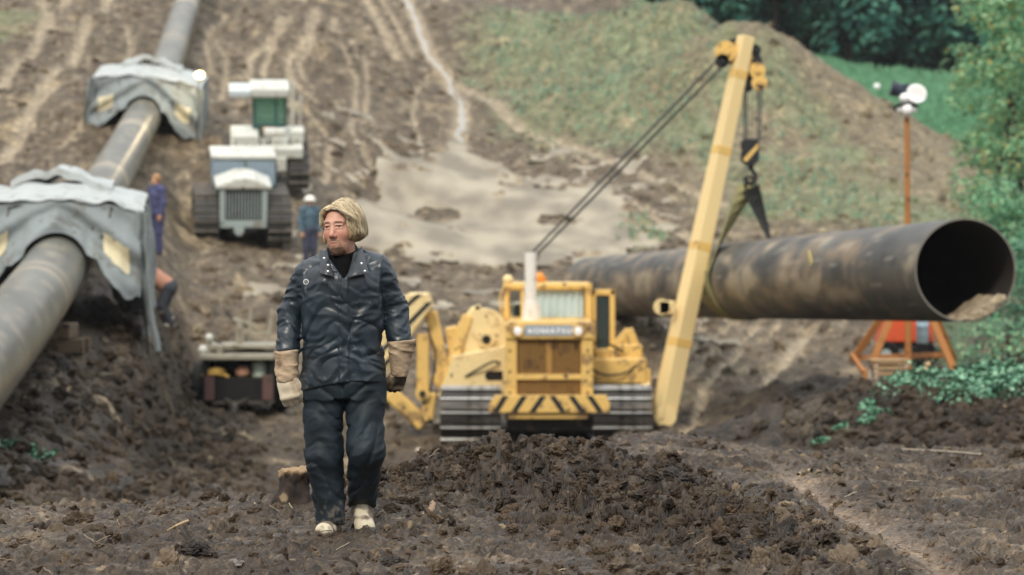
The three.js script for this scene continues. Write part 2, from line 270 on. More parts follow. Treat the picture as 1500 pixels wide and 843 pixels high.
function lineDist(x, d, paths, w) {                 // how far inside the nearest line, 1 in its middle
  let best = 0;
  for (const p of paths) for (let i = 1; i < p.length; i++) {
    const a = p[i - 1], b = p[i], vx = b[0] - a[0], vd = b[1] - a[1], t = clamp(((x - a[0]) * vx + (d - a[1]) * vd) / (vx * vx + vd * vd + 1e-9)), h = mix(a[2], b[2], t) * 0.85;
    const dx = x - a[0] - vx * t, dd = (d - a[1] - vd * t) * 0.7; if (Math.abs(dx) > 3 || Math.abs(dd) > 3) continue; const q = Math.sqrt(dx * dx + dd * dd) / h; if (q < 3) best = Math.max(best, Math.exp(-(q ** 4) * 0.55));
  }
  return best;
}
const blob = (px, py, rx, rd, from = 40) => { const p = hitAt(px, py, from); return [p.x, -p.z, rx, rd]; };
const inBlobs = (x, d, bl) => { let m = 0; for (const [a, b, r, s] of bl) { const q = ((x - a) / r) ** 2 + ((d - b) / s) ** 2; if (q < 4) m = Math.max(m, 1 - q * 0.5); } return m; };
const SLURRY = [blob(670, 262, .9, 5), blob(700, 295, 2.2, 6), blob(760, 310, 2.6, 5), blob(640, 350, 1.7, 3), blob(565, 318, 0.8, 3), blob(560, 345, 1, 2), blob(800, 345, 2.3, 5), blob(720, 370, 1.8, 4), blob(840, 300, 1.5, 5), blob(860, 350, 1, 5), blob(600, 300, 0.7, 2)];
const SLURRY_ISLAND = [blob(640, 318, 0.7, 1), blob(720, 405, 2, 1.4), blob(815, 325, .6, .7)];
const GREENS = [blob(800, 60, 3.4, 14), blob(890, 30, 4, 14), blob(860, 140, 3.4, 9), blob(960, 60, 3, 12), blob(950, 150, 2.2, 6), blob(1000, 190, 1.2, 4), blob(1170, 265, 2.4, 5), blob(1260, 300, 2.6, 6), blob(1350, 320, 2.4, 5), blob(1040, 220, .8, 3), blob(1110, 300, 1, 3), blob(930, 345, .9, 3), blob(10, 30, 1, 6), blob(1140, 130, 1.1, 4), blob(1235, 235, 1.4, 3.5), blob(1065, 110, .9, 4), blob(1200, 180, .8, 3)];
const MEADOW = [blob(1330, 190, 8, 20, 118), blob(1290, 130, 10, 24, 118), blob(1420, 150, 12, 26, 118), blob(1260, 215, 2, 4, 118), [22, 175, 16, 40]];
const BANK_GREEN = [blob(1440, 470, 1.4, 5, 46), blob(1470, 420, 2, 6, 46), blob(1400, 520, .6, 2, 46)];
function slurryMask(x, d) { return 0.78 * inBlobs(x, d, SLURRY) - 1.0 * inBlobs(x, d, SLURRY_ISLAND) + 0.9 * fbm(x * 0.9, d * 0.45, 8, 5) - 0.42; }
function hillDetail(x, d) {
  const r = lineDist(x, d, RUTS), wet = sstep(-0.1, 0.15, slurryMask(x, d)), q = sstep(28, 34, d);
  const wx = x + 0.4 * noise(x * 0.9, d * 0.6, 3), wd = d + 0.5 * noise(x * 0.8, d * 0.5, 9), coarse = 0.2 * fbm(x * 0.7, d * 0.35, 21, 4) + 0.3 * (billow(wx * 1.3, wd * 0.8, 4, 3) - 0.3) + 0.13 * (billow(wx * 4.2, wd * 2.6, 14, 2) - 0.3) + (1 - sstep(56, 70, d)) * 0.09 * (billow(wx * 7, wd * 5, 19, 3) - 0.3);
  return q * (coarse * (1 - 0.7 * r) * (1 - 0.8 * wet) - 0.12 * r + 0.05 * Math.max(0, 0.25 - Math.abs(r - 0.25)) * 4);
}
function groundY(x, d) {
  let y = level(x, d) + (d < 34 ? foreDetail(x, d) * (1 - sstep(28, 34, d)) : 0) + (d > 28 ? hillDetail(x, d) : 0);
  return y;
}
// colours of the soil itself
const C = { dark: [.035, .027, .021], brown: [.085, .064, .047], mid: [.16, .132, .104], grey: [.225, .196, .164], pale: [.4, .355, .3], wet: [.36, .31, .235], green: [.19, .27, .18], grass: [.11, .27, .15], olive: [.16, .165, .105], rust: [.16, .095, .06] };
function foreColour(x, d) {
  const m = heapMask(x, d), n = fbm(x * 1.3, d * 0.9, 30, 4), f = fbm(x * 9, d * 6, 31, 3), g = noise(x * 60, d * 45, 3), k = fbm(x * 28, d * 20, 37, 2);
  let c = mix3(C.brown, C.mid, clamp(0.42 + 0.9 * n + 0.5 * f - 0.25 * m));
  c = mix3(c, C.dark, clamp(sstep(0.0, 0.5, -f + 0.22 * m + 0.3 * k) * 0.75));
  c = mix3(c, C.grey, sstep(0.15, 0.6, n + 0.5 * f + 0.25 * sstep(0.8, 2, x)) * 0.65);
  c = mix3(c, C.pale, sstep(0.2, 0.55, k + 0.35 * n + 0.3 * f) * 0.6 * (1 - 0.5 * m)); c = mix3(c, C.dark, sstep(0.25, 0.5, -k + 0.4 * f) * 0.6);
  c = mix3(c, C.rust, sstep(0.2, 0.6, fbm(x * 2.5, d * 2, 77, 3)) * 0.22);
  const rut = Math.exp(-(((x - rutX(d) + 0.04 * f) / 0.1) ** 2)) * sstep(12, 14, d) * (1 - sstep(21, 24, d)); c = mix3(c, [.4, .33, .27], rut * 0.85);
  const lv = (1.04 - 0.1 * m + 0.25 * sstep(0.1, 0.5, n)) * (1 + 0.35 * g); return [c[0] * 0.49 * lv, c[1] * 0.426 * lv, c[2] * 0.345 * lv];
}
function hillColour(x, d) {
  const n = fbm(x * 0.35, d * 0.16, 50, 4), f = fbm(x * 2.2, d * 0.9, 51, 3), k = fbm(x * 6, d * 3, 57, 2), r = lineDist(x, d, RUTS), s = slurryMask(x, d);
  let c = mix3(C.mid, C.grey, clamp(0.35 + 1.1 * n + 0.5 * f));
  c = mix3(c, C.brown, sstep(0.02, 0.45, -f + 0.4 * k) * 0.75);
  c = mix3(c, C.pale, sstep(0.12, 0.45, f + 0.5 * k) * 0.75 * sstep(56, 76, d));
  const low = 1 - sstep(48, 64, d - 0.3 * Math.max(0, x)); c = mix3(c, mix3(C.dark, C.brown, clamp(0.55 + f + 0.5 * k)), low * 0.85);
  const bank = (1 - sstep(52, 64, d)) * sstep(-3.4, -4.8, x - (d - 40) * -0.04) * 1.2 + sstep(1.6, 3, x) * (1 - sstep(52, 62, d)); c = mix3(c, mix3(C.dark.map(v => v * 0.8), C.brown, clamp(0.3 + 0.9 * f + 0.8 * k)), clamp(bank) * 0.88);
  const gr = sstep(0.15, 0.75, inBlobs(x, d, GREENS) + 0.75 * f + 0.35 * k - 0.1); c = mix3(c, mix3(C.green, C.olive, clamp(0.5 + n + 0.6 * k)), gr * 0.8);
  const sp = sstep(4, 6.5, x) * sstep(80, 92, d) * (1 - sstep(114, 120, d)); c = mix3(c, [.2, .188, .14], sp * 0.6 * (1 - gr));
  const me = sstep(0.2, 0.5, inBlobs(x, d, MEADOW) + 0.3 * f) * sstep(114, 119, d - 0.4 * Math.min(0, x - 8)) * sstep(4, 7, x - (d - 120) * 0.03); c = mix3(c, mix3(C.grass, [.16, .32, .17], clamp(0.5 + f + k)), me);
  c = mix3(c, [.07, .17, .09], sstep(0.45, 0.85, inBlobs(x, d, BANK_GREEN) + 0.9 * f) * 0.7);
  c = mix3(c, mix3([.44, .4, .345], C.grey, clamp(0.3 + f + 0.5 * k)), clamp(r * 1.2 + 0.4 * r * k) * 0.85);
  c = mix3(c, C.wet, sstep(-0.3, 0.05, s) * 0.8);
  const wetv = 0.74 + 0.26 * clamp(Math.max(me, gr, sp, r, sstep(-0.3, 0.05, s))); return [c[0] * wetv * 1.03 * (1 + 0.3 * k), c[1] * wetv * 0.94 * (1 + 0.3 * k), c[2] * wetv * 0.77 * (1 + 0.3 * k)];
}
function sheet(name, rows, cols, half, colour, mat) {
  const nx = cols.length, nd = rows.length, uvs = new Float32Array(cols.length * rows.length * 2), pos = new Float32Array(nx * nd * 3), col = new Float32Array(nx * nd * 3), idx = new Uint32Array((nx - 1) * (nd - 1) * 6); let k = 0, q = 0;
  for (const d of rows) for (const t of cols) { const x = t * half(d), c = colour(x, d); pos[k] = x; pos[k + 1] = groundY(x, d); pos[k + 2] = -d; uvs[k / 3 * 2] = 0.72 * x + 0.1 * d; uvs[k / 3 * 2 + 1] = 0.95 * d - 0.1 * x; for (let q = 0; q < 3; q++) col[k + q] = Math.max(0, c[q]) * 1.75; k += 3; }
  for (let j = 0; j < nd - 1; j++) for (let i = 0; i < nx - 1; i++) { const a = j * nx + i, b = a + 1, c = a + nx, e = c + 1; idx[q++] = a; idx[q++] = b; idx[q++] = e; idx[q++] = a; idx[q++] = e; idx[q++] = c; }
  const g = new THREE.BufferGeometry(); g.setAttribute('position', new THREE.BufferAttribute(pos, 3)); g.setAttribute('color', new THREE.BufferAttribute(col, 3)); g.setAttribute('uv', new THREE.BufferAttribute(uvs, 2)); g.setIndex(new THREE.BufferAttribute(idx, 1)); g.computeVertexNormals();
  const m = mesh(name, g, mat); m.userData = { kind: 'structure', label: name === 'ground' ? 'churned brown mud with clods and ruts in the foreground' : 'muddy construction slope rising behind the machines' }; return m;
}
const span = (a, b, n) => Array.from({ length: n }, (_, i) => a + (b - a) * i / (n - 1));
const wb = (u, v, f, n, s) => { const q = (a, b) => billow(a * f, b * f, s, n), x = sstep(0.75, 1, u), y = sstep(0.75, 1, v), a = q(u, v), b = x > 0 ? q(u - 1, v) : 0, c = y > 0 ? q(u, v - 1) : 0, e = x > 0 && y > 0 ? q(u - 1, v - 1) : 0; return mix(mix(a, b, x), mix(c, e, x), y); };
const grainMap = dtex(640, 640, (u, v) => { const a = wb(u, v, 7, 3, 3), b = wb(u, v, 19, 3, 7), c = wb(u, v, 46, 2, 11); let l = 0.52 + 0.5 * (a - 0.28) + 0.7 * (b - 0.28); l += 0.5 * sstep(0.42, 0.62, b + 0.4 * (c - 0.3)) - 0.4 * sstep(0.46, 0.6, wb(u, v, 12, 2, 19)) + 0.4 * (c - 0.28); const k = clamp(l, 0.16, 1), w = 0.04 * (a - 0.28); return [255 * Math.min(1, k * (1.02 + w)), 255 * k, 255 * Math.min(1, k * (0.96 - w))]; }, false);
const grainBump = dtex(640, 640, (u, v) => { const l = 255 * clamp(0.9 * wb(u, v, 9, 3, 31) + 0.55 * wb(u, v, 24, 3, 37) + 0.3 * wb(u, v, 58, 2, 41)); return [l, l, l]; }, false);
const soilMat = new THREE.MeshPhysicalMaterial({ vertexColors: true, roughness: 0.52, specularIntensity: 0.6, map: grainMap, bumpMap: grainBump, bumpScale: 0.022 });
const hm = grainMap.clone(), hb = grainBump.clone(); hm.repeat.set(0.28, 0.2); hb.repeat.set(0.28, 0.2); hm.needsUpdate = hb.needsUpdate = true;
const hillMat = new THREE.MeshPhysicalMaterial({ vertexColors: true, roughness: 0.66, specularIntensity: 0.45, map: hm, bumpMap: hb, bumpScale: 0.12 });
const FCOLS = [...span(-5, -1.3, 24), ...span(-1.25, 1.25, 500), ...span(1.3, 5, 24)];
const FROWS = [-40, -25, -14, -8, -4, 0, 3, 6, 8, 9.5, 10.5, 11.3, ...span(12, 27.5, 960), ...span(27.6, 36, 150)];
sheet('ground', FROWS, FCOLS, d => Math.max(d, 9) * 0.15, foreColourBlend, soilMat);
function foreColourBlend(x, d) { const t = sstep(27, 33, d); return t <= 0 ? foreColour(x, d) : t >= 1 ? hillColour(x, d) : mix3(foreColour(x, d), hillColour(x, d), t); }
const HCOLS = [...span(-6, -1.3, 40), ...span(-1.25, 1.25, 330), ...span(1.3, 6, 40)];
const HROWS = [...span(36, 62, 150), ...span(62.2, 136, 380), ...span(137, 260, 70), 300, 360, 450, 600, 900];
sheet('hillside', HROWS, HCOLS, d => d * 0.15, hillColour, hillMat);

// ------------------------------------------------------------------ the walking man
const ridge2 = (x, y, z) => { const n = 1 - Math.abs(noise(x, y, z)); return n * n; };
function handField(x, y, z, curl, th = 1) {          // wrist at the origin, fingers towards -y, back of the hand towards +z
  let d = Math.max(Math.abs(x) - 0.034, Math.abs(y + 0.047) - 0.036, Math.abs(z) - 0.008); d = Math.hypot(Math.max(Math.abs(x) - 0.03, 0), Math.max(Math.abs(y + 0.045) - 0.034, 0), Math.max(Math.abs(z) - 0.006, 0)) - 0.014 * th;
  d = smin(d, capsule(x, y, z, [0, 0.03, 0], [0, -0.02, 0], 0.029 * th, 0.028 * th), 0.02);
  const L = [0.92, 1.05, 1, 0.82];
  for (let i = 0; i < 4; i++) {
    let p = [-0.034 + i * 0.0225, -0.084 + (i === 0 || i === 3 ? 0.006 : 0), 0.003], a = curl[0] * (1 + 0.08 * i), f = 1e9; const seg = [0.042, 0.028, 0.022], r = [0.0118, 0.0108, 0.0098, 0.0088];
    for (let k = 0; k < 3; k++) { const q = [p[0] + (i - 1.5) * 0.002, p[1] - Math.cos(a) * seg[k] * L[i], p[2] - Math.sin(a) * seg[k] * L[i]]; f = Math.min(f, capsule(x, y, z, p, q, r[k] * th, r[k + 1] * th)); p = q; a += curl[k + 1]; }
    d = smin(d, f, 0.005);
  }
  let t = capsule(x, y, z, [0.034, -0.024, -0.004], [0.058, -0.056, -0.012], 0.0155 * th, 0.0125 * th); t = Math.min(t, capsule(x, y, z, [0.058, -0.056, -0.012], [0.056, -0.088, -0.024], 0.0125 * th, 0.0098 * th));
  return smin(d, t, 0.008);
}
function handGeo(curl, th, cell = 0.003) { return meshField((x, y, z) => handField(x, y, z, curl, th), [-0.075, -0.2, -0.11], [0.09, 0.075, 0.05], cell); }
function headField(x, y, z) {
  let d = ell(x, y, z, [0, 0.032, -0.018], [0.077, 0.104, 0.098]);
  d = smin(d, ell(x, y, z, [0, -0.03, 0.018], [0.061, 0.104, 0.074]), 0.03);
  d = smin(d, ell(x, y, z, [0, -0.088, 0.03], [0.042, 0.044, 0.054]), 0.03);
  d = smin(d, Math.hypot(x, y + 0.115, z - 0.062) - 0.021, 0.02);
  const ax = Math.abs(x);
  d = smin(d, Math.hypot(ax - 0.036, y + 0.026, z - 0.052) - 0.028, 0.025);
  d = smin(d, capsule(ax, y, z, [0.012, 0.034, 0.083], [0.046, 0.035, 0.066], 0.012, 0.011), 0.016);
  d = smax(d, -(Math.hypot((ax - 0.032) * 0.8, (y - 0.012) * 1.15, z - 0.1) - 0.0185), 0.012);
  d = smin(d, capsule(x, y, z, [0, 0.022, 0.084], [0, -0.03, 0.11], 0.009, 0.0135), 0.014);
  d = smin(d, Math.hypot(ax - 0.012, y + 0.036, z - 0.099) - 0.0095, 0.008);
  d = smin(d, capsule(ax, y, z, [0, -0.066, 0.09], [0.021, -0.07, 0.08], 0.0075, 0.004), 0.008);
  d = smin(d, capsule(ax, y, z, [0, -0.081, 0.087], [0.017, -0.079, 0.08], 0.0085, 0.004), 0.008);
  d = smax(d, -capsule(ax, y, z, [0, -0.0735, 0.1], [0.021, -0.0735, 0.088], 0.0028, 0.002), 0.003);
  d = smin(d, capsule(ax, y, z, [0.018, 0.0195, 0.089], [0.046, 0.0175, 0.076], 0.006, 0.0055), 0.005);   // upper lids
  d = smin(d, capsule(ax, y, z, [0.02, 0.0045, 0.0865], [0.044, 0.0035, 0.076], 0.0052, 0.005), 0.007);     // lower lids
  d = smin(d, ell(x, y, z, [x > 0 ? 0.078 : -0.078, -0.005, -0.012], [0.01, 0.032, 0.02]), 0.008);
  d = smin(d, capsule(x, y, z, [0, -0.06, -0.03], [0, -0.2, -0.05], 0.054, 0.06), 0.03);
  return d;
}
function hairField(x, y, z) {
  const blow = sstep(0, 0.08, x);
  let d = ell(x, y, z, [0.004, 0.045, -0.02], [0.093, 0.1, 0.112]);
  d = smin(d, ell(x, y, z, [0.08, 0.0, -0.014], [0.028, 0.07, 0.06]), 0.03);
  d = smin(d, ell(x, y, z, [0.1, -0.015, -0.025], [0.024, 0.05, 0.045]), 0.025);
  d = smin(d, ell(x, y, z, [-0.074, 0.0, -0.014], [0.014, 0.07, 0.05]), 0.03);
  d = smin(d, ell(x, y, z, [0, -0.05, -0.085], [0.085, 0.085, 0.05]), 0.03);
  const fringe = Math.min(capsule(x, y, z, [-0.075, 0.05, 0.04], [-0.045, 0.103, 0.062], 0.006, 0.009), capsule(x, y, z, [-0.045, 0.103, 0.062], [0.01, 0.114, 0.074], 0.009, 0.01), capsule(x, y, z, [0.01, 0.114, 0.074], [0.056, 0.088, 0.072], 0.01, 0.009), capsule(x, y, z, [0.056, 0.084, 0.076], [0.092, 0.045, 0.05], 0.011, 0.02), capsule(x, y, z, [0.03, 0.098, 0.082], [0.072, 0.076, 0.066], 0.007, 0.006));
  let face = ell(x, y, z, [-0.008, -0.026, 0.1], [0.08, 0.146, 0.1]); d = smax(d, -face, 0.012);
  d = smin(d, fringe, 0.014);
  d = smax(d, -(y + 0.074 + 0.02 * noise(x * 30, 0, z * 30)), 0.01);
  if (Math.abs(d) < 0.03) {                          // locks combed from the parting down and outwards
    const a = Math.atan2(x + 0.045, z + 0.03), s = a * 5 + 6 * y;
    d -= 0.007 * ridge2(s * 1.8 + 4 * x, y * 7, x * 6) + 0.003 * ridge2(s * 5, y * 12, x * 10) - 0.003 + 0.013 * noise(x * 15, y * 19, z * 15) * sstep(0.12, 0.0, y) + 0.007 * noise(x * 11 + 3, y * 13, z * 11) - 0.006;
  }
  return d;
}
const ARM_L = [[-0.18, 1.405, -0.015], [-0.278, 1.205, -0.045], [-0.288, 1.0, 0.02]], ARM_R = [[0.192, 1.44, -0.015], [0.285, 1.235, -0.06], [0.314, 1.04, -0.02]];
const LEG_L = [[-0.1, 0.82, 0], [-0.09, 0.43, 0.05], [-0.052, 0.1, 0.0]], LEG_R = [[0.125, 0.82, 0], [0.135, 0.47, 0.09], [0.1, 0.165, -0.16]];
const TW = [[0.7, 0.232, 0.15], [0.83, 0.232, 0.155], [0.95, 0.222, 0.15], [1.08, 0.214, 0.148], [1.22, 0.222, 0.155], [1.34, 0.235, 0.155], [1.42, 0.21, 0.14], [1.47, 0.15, 0.115], [1.52, 0.1, 0.1], [1.56, 0.07, 0.08]];
const TWw = TW.map(a => [a[0], a[1]]), TWd = TW.map(a => [a[0], a[2]]);
const smoothPw = (t, y) => (pw(t, y - 0.025) + pw(t, y) + pw(t, y + 0.025)) / 3;
function torsoField(x, y, z, off = 0) {
  const w = smoothPw(TWw, y) + off, dz = smoothPw(TWd, y) + off, qx = Math.abs(x - 0.004) / w, qz = Math.abs(z - 0.005) / dz, l = Math.pow(Math.pow(qx, 2.4) + Math.pow(qz, 2.4), 1 / 2.4);
  return (l - 1) * Math.min(w, dz) * 0.9;
}
function jacketField(x, y, z) {
  let d = torsoField(x, y, z);
  d = smin(d, capsule(x, y, z, [0, 1.49, -0.03], [-0.175, 1.415, -0.02], 0.082, 0.078), 0.03); d = smin(d, capsule(x, y, z, [0, 1.505, -0.03], [0.185, 1.448, -0.02], 0.082, 0.076), 0.03);
  const aL = smin(capsule(x, y, z, ARM_L[0], ARM_L[1], 0.08, 0.064), capsule(x, y, z, ARM_L[1], ARM_L[2], 0.064, 0.058), 0.02), aR = smin(capsule(x, y, z, ARM_R[0], ARM_R[1], 0.08, 0.066), capsule(x, y, z, ARM_R[1], ARM_R[2], 0.066, 0.062), 0.02);
  const arm = Math.min(aL, aR), onArm = sstep(0.02, -0.02, arm - d); d = smin(d, arm, 0.018);
  if (Math.abs(d) < 0.06) {
    const wb = 0.06 * noise(x * 6, y * 6, z * 6), ax = Math.abs(x);
    const rings = 0.009 * (ridge2(x * 5, (y + (x > 0 ? -1 : 1) * x * 0.35 + wb) * 23, z * 7) - 0.35) + 0.006 * (ridge2(x * 12, (y + wb) * 44, z * 12) - 0.35);
    const yy = y + wb, drag = 0.007 * (ridge2((ax * 0.75 + yy * 0.66) * 10, (ax * 0.66 - yy * 0.75) * 3.2, z * 3 + (x > 0 ? 4 : 0)) - 0.4) * sstep(1.5, 1.36, y);
    const across = 0.006 * (ridge2(x * 2.6, (yy + 0.12 * x) * 10, z * 3 + 8) - 0.4) * sstep(1.3, 1.0, y) + 0.006 * (ridge2(x * 7, yy * 21, z * 6) - 0.4);
    const sharp = 0.006 * Math.pow(1 - Math.abs(noise((ax * 0.6 + yy * 0.8) * 13, (ax * 0.8 - yy * 0.6) * 3.5, z * 4 + 11)), 6) + 0.008 * Math.pow(1 - Math.abs(noise((x * 0.85 - yy * 0.5) * 9 + 3, (x * 0.5 + yy * 0.85) * 3, z * 4 + 21)), 7);
    d -= mix(drag + across - sharp, rings, onArm);
    if (z > 0.05 && y < 1.43) { const s = Math.abs(x - 0.022 + 0.01 * noise(0, y * 5, 3)); d -= 0.006 * sstep(0.03, 0.024, s) + 0.003 * sstep(0.006, 0.0, Math.abs(s - 0.02)); }   // placket with a stitched edge
    // raised yoke and sleeve seams
    d -= 0.005 * sstep(0.012, 0, Math.abs(Math.abs(x - 0.004) - 0.205 - (y - 1.4) * 0.1)) * sstep(1.2, 1.35, y);
  }
  { const vo = Math.max((Math.abs(x - 0.02) - (y - 1.392) * 0.72) * 0.8, -0.01 - z); d = smax(d, -vo, 0.008); }
  d = smax(d, -(y - 0.815 - 0.02 * Math.sin(x * 9 + 1) - 0.012 * x * 4), 0.012);
  const cutL = (ARM_L[2][1] - 0.0) - y; if (x < -0.235) d = smax(d, cutL, 0.008); const cutR = ARM_R[2][1] - y; if (x > 0.24) d = smax(d, cutR, 0.008);
  return d;
}
function trouserField(x, y, z) {
  let d = Math.max(torsoField(x, y, z, -0.014), y - 0.95, 0.74 - y);
  const lL = smin(capsule(x, y, z, LEG_L[0], LEG_L[1], 0.118, 0.1), capsule(x, y, z, LEG_L[1], [LEG_L[2][0], LEG_L[2][1], LEG_L[2][2]], 0.1, 0.088), 0.03);
  const lR = smin(capsule(x, y, z, LEG_R[0], LEG_R[1], 0.112, 0.1), capsule(x, y, z, LEG_R[1], LEG_R[2], 0.1, 0.078), 0.03);
  const gap = 0.012; d = smin(d, lL, 0.03); d = smin(d, lR, y > 0.7 ? 0.03 : 0.004 + gap * 0);
  if (Math.abs(d) < 0.06) {
    const wb = 0.05 * noise(x * 5, y * 4, z * 5), s = x > 0.02 ? 1 : -1, yy = y + wb;
    const up = sstep(0.35, 0.75, y), kn = Math.exp(-(((y - 0.42) / 0.14) ** 2)), lo = sstep(0.34, 0.12, y);
    d -= 0.008 * up * (ridge2((x * s * 0.8 + yy * 0.6) * 9, (x * s * 0.6 - yy * 0.8) * 3, z * 3 + s) - 0.4) + 0.011 * kn * (ridge2((x * s * 0.5 - yy * 0.85) * 11, x * 4, z * 5) - 0.4) + 0.013 * lo * (ridge2((x * s * 0.6 + yy * 0.8) * 12, x * 4 + 3, z * 5) - 0.42) + 0.005 * (ridge2(x * 9, yy * 19, z * 8) - 0.4) - 0.012 * Math.pow(1 - Math.abs(noise((x * s * 0.7 - yy * 0.7) * 10, (x * s * 0.7 + yy * 0.7) * 3, z * 4 + 5)), 6);
  }
  if (x < 0.02) d = smax(d, 0.065 + 0.05 * (z) - y, 0.01); else { const n = [0, 0.9, -0.43], k = (LEG_R[2][1] - 0.02 - y) * 0.9 + (LEG_R[2][2] - z) * -0.3; d = smax(d, k, 0.01); }
  return d;
}
const MAN = at(500, 779, 16.54); MAN.y = groundY(MAN.x, 16.54) - 0.012;
const man = thing('person', 'blond bearded man in dark wet jacket and work gloves walking towards the camera', 'person', MAN);
const HEADPOS = [-0.007, 1.66, 0.02], HEADSC = 1.05, HEADROT = new THREE.Euler(0.03, -0.36, 0.06, 'YXZ');
const skin = new THREE.MeshPhysicalMaterial({ vertexColors: true, roughness: 0.55, sheen: 0.2, sheenRoughness: 0.5 });
{
  const head = meshField(headField, [-0.1, -0.2, -0.13], [0.1, 0.15, 0.14], 0.003);
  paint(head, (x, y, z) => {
    const n = noise(x * 45, y * 45, z * 45), ax = Math.abs(x); let c = [0.53, 0.285, 0.2];
    c = mix3(c, [0.5, 0.2, 0.14], clamp(0.75 * Math.exp(-((ax - 0.042) ** 2 + (y + 0.03) ** 2) / 0.0007) + 0.6 * Math.exp(-(x * x + (y + 0.03) ** 2) / 0.0003) * sstep(0.08, 0.1, z)));
    c = mix3(c, [0.4, 0.15, 0.12], sstep(0.009, 0.004, Math.hypot(Math.max(ax - 0.014, 0) * 0.8, y + 0.074 + 0.03 * ax)) * sstep(0.07, 0.078, z));
    const brow = sstep(0.0075 - 0.05 * Math.max(0, ax - 0.03), 0.0025, Math.abs(y - 0.031 - 0.004 * Math.sin(ax * 60) + 0.002 * n)) * sstep(0.012, 0.017, ax) * sstep(0.054, 0.047, ax) * sstep(0.05, 0.06, z); c = mix3(c, [0.12, 0.07, 0.04], brow * 0.9);
    const must = sstep(0.007, 0.003, Math.abs(y + 0.058 + ax * 0.25 - 0.002)) * sstep(0.036, 0.028, ax) * sstep(0.06, 0.07, z); c = mix3(c, [0.2, 0.115, 0.06], must * (0.75 + 0.3 * n));
    const goat = sstep(-0.09, -0.1, y + 0.005 * n) * sstep(0.046, 0.034, ax + 0.004 * n) * sstep(0.01, 0.04, z) * sstep(-0.16, -0.145, y); c = mix3(c, [0.032, 0.018, 0.011], goat * 0.95); const lashShade = sstep(0.0035, 0.0015, Math.abs(y - 0.0165 + 8 * (ax - 0.032) ** 2)) * sstep(0.016, 0.02, ax) * sstep(0.05, 0.045, ax) * sstep(0.05, 0.06, z); c = mix3(c, [0.05, 0.03, 0.022], lashShade * 0.9);  // dark lid line is lashes plus painted shade of the upper lid
    const stub = sstep(-0.05, -0.1, y) * sstep(-0.02, 0.03, z) * sstep(-0.15, -0.135, y); c = mix3(c, [0.28, 0.16, 0.1], stub * (0.3 + 0.25 * n));
    const corner = sstep(0.01, 0.005, Math.hypot(ax - 0.03, (y + 0.085) * 0.45)) * sstep(0.05, 0.06, z); c = mix3(c, [0.2, 0.12, 0.07], corner * 0.6);
    return c.map(v => v * (1 + 0.06 * n));
  });
  const M = new THREE.Matrix4().makeRotationFromEuler(HEADROT).scale(V(HEADSC, HEADSC, HEADSC)).setPosition(...HEADPOS); head.applyMatrix4(M);
  const body = meshField((x, y, z) => {
    let d = torsoField(x, y, z, -0.05); d = Math.max(d, y - 1.4, 0.78 - y);
    for (const [A, r] of [[ARM_L, 0.05], [ARM_R, 0.05]]) { d = smin(d, capsule(x, y, z, A[0], A[1], r, 0.042), 0.03); d = smin(d, capsule(x, y, z, A[1], A[2], 0.042, 0.034), 0.02); d = smin(d, capsule(x, y, z, A[2], [A[2][0], A[2][1] - 0.1, A[2][2]], 0.034, 0.028), 0.01); }
    for (const A of [LEG_L, LEG_R]) { d = smin(d, capsule(x, y, z, A[0], A[1], 0.085, 0.06), 0.03); d = smin(d, capsule(x, y, z, A[1], A[2], 0.06, 0.04), 0.03); }
    return smin(d, capsule(x, y, z, [0, 1.4, 0], [0, 1.53, -0.01], 0.06, 0.055), 0.04);
  }, [-0.42, 0, -0.32], [0.42, 1.6, 0.24], 0.016);
  paint(body, () => [0.5, 0.28, 0.2]);
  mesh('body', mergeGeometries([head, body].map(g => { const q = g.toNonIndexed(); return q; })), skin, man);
  for (const s of [-1, 1]) {
    const e = new THREE.SphereGeometry(0.0125, 20, 14); e.rotateX(Math.PI / 2); e.rotateY(0);
    const look = V(-0.25, -0.02, 0.96).normalize();
    paint(e, (x, y, z) => { const a = (x * look.x + y * look.y + z * look.z) / 0.0125; return a > 0.9 ? [0.01, 0.01, 0.012] : a > 0.72 ? [0.035, 0.05, 0.06] : [0.22, 0.19, 0.17]; });  // whites and iris darkened to paint the shade of the sockets
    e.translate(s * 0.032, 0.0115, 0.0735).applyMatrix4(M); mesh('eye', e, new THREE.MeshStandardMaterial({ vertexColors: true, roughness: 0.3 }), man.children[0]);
  }
  const hair = meshField(hairField, [-0.13, -0.15, -0.17], [0.16, 0.19, 0.14], 0.0028);
  paint(hair, (x, y, z) => { const a = Math.atan2(x + 0.045, z + 0.03), n = noise(a * 16 + y * 18, y * 14, x * 12), m = noise(a * 34 + y * 30, y * 10, z * 9), top = sstep(-0.06, 0.08, y); const k = clamp(0.45 + 0.5 * n + 0.35 * m); return mix3([0.2, 0.13, 0.065], mix3([0.5, 0.37, 0.19], [0.66, 0.55, 0.36], top), k); });
  const r = rng(12), sp = [], sc = [], si = [], project = p => { for (let i = 0; i < 5; i++) { const e = 0.002, d = hairField(p.x, p.y, p.z) - 0.0015, g = V(hairField(p.x + e, p.y, p.z) - hairField(p.x - e, p.y, p.z), hairField(p.x, p.y + e, p.z) - hairField(p.x, p.y - e, p.z), hairField(p.x, p.y, p.z + e) - hairField(p.x, p.y, p.z - e)); const L = g.length() || 1; p.addScaledVector(g, -clamp(d, -0.02, 0.02) / L); } return p; };
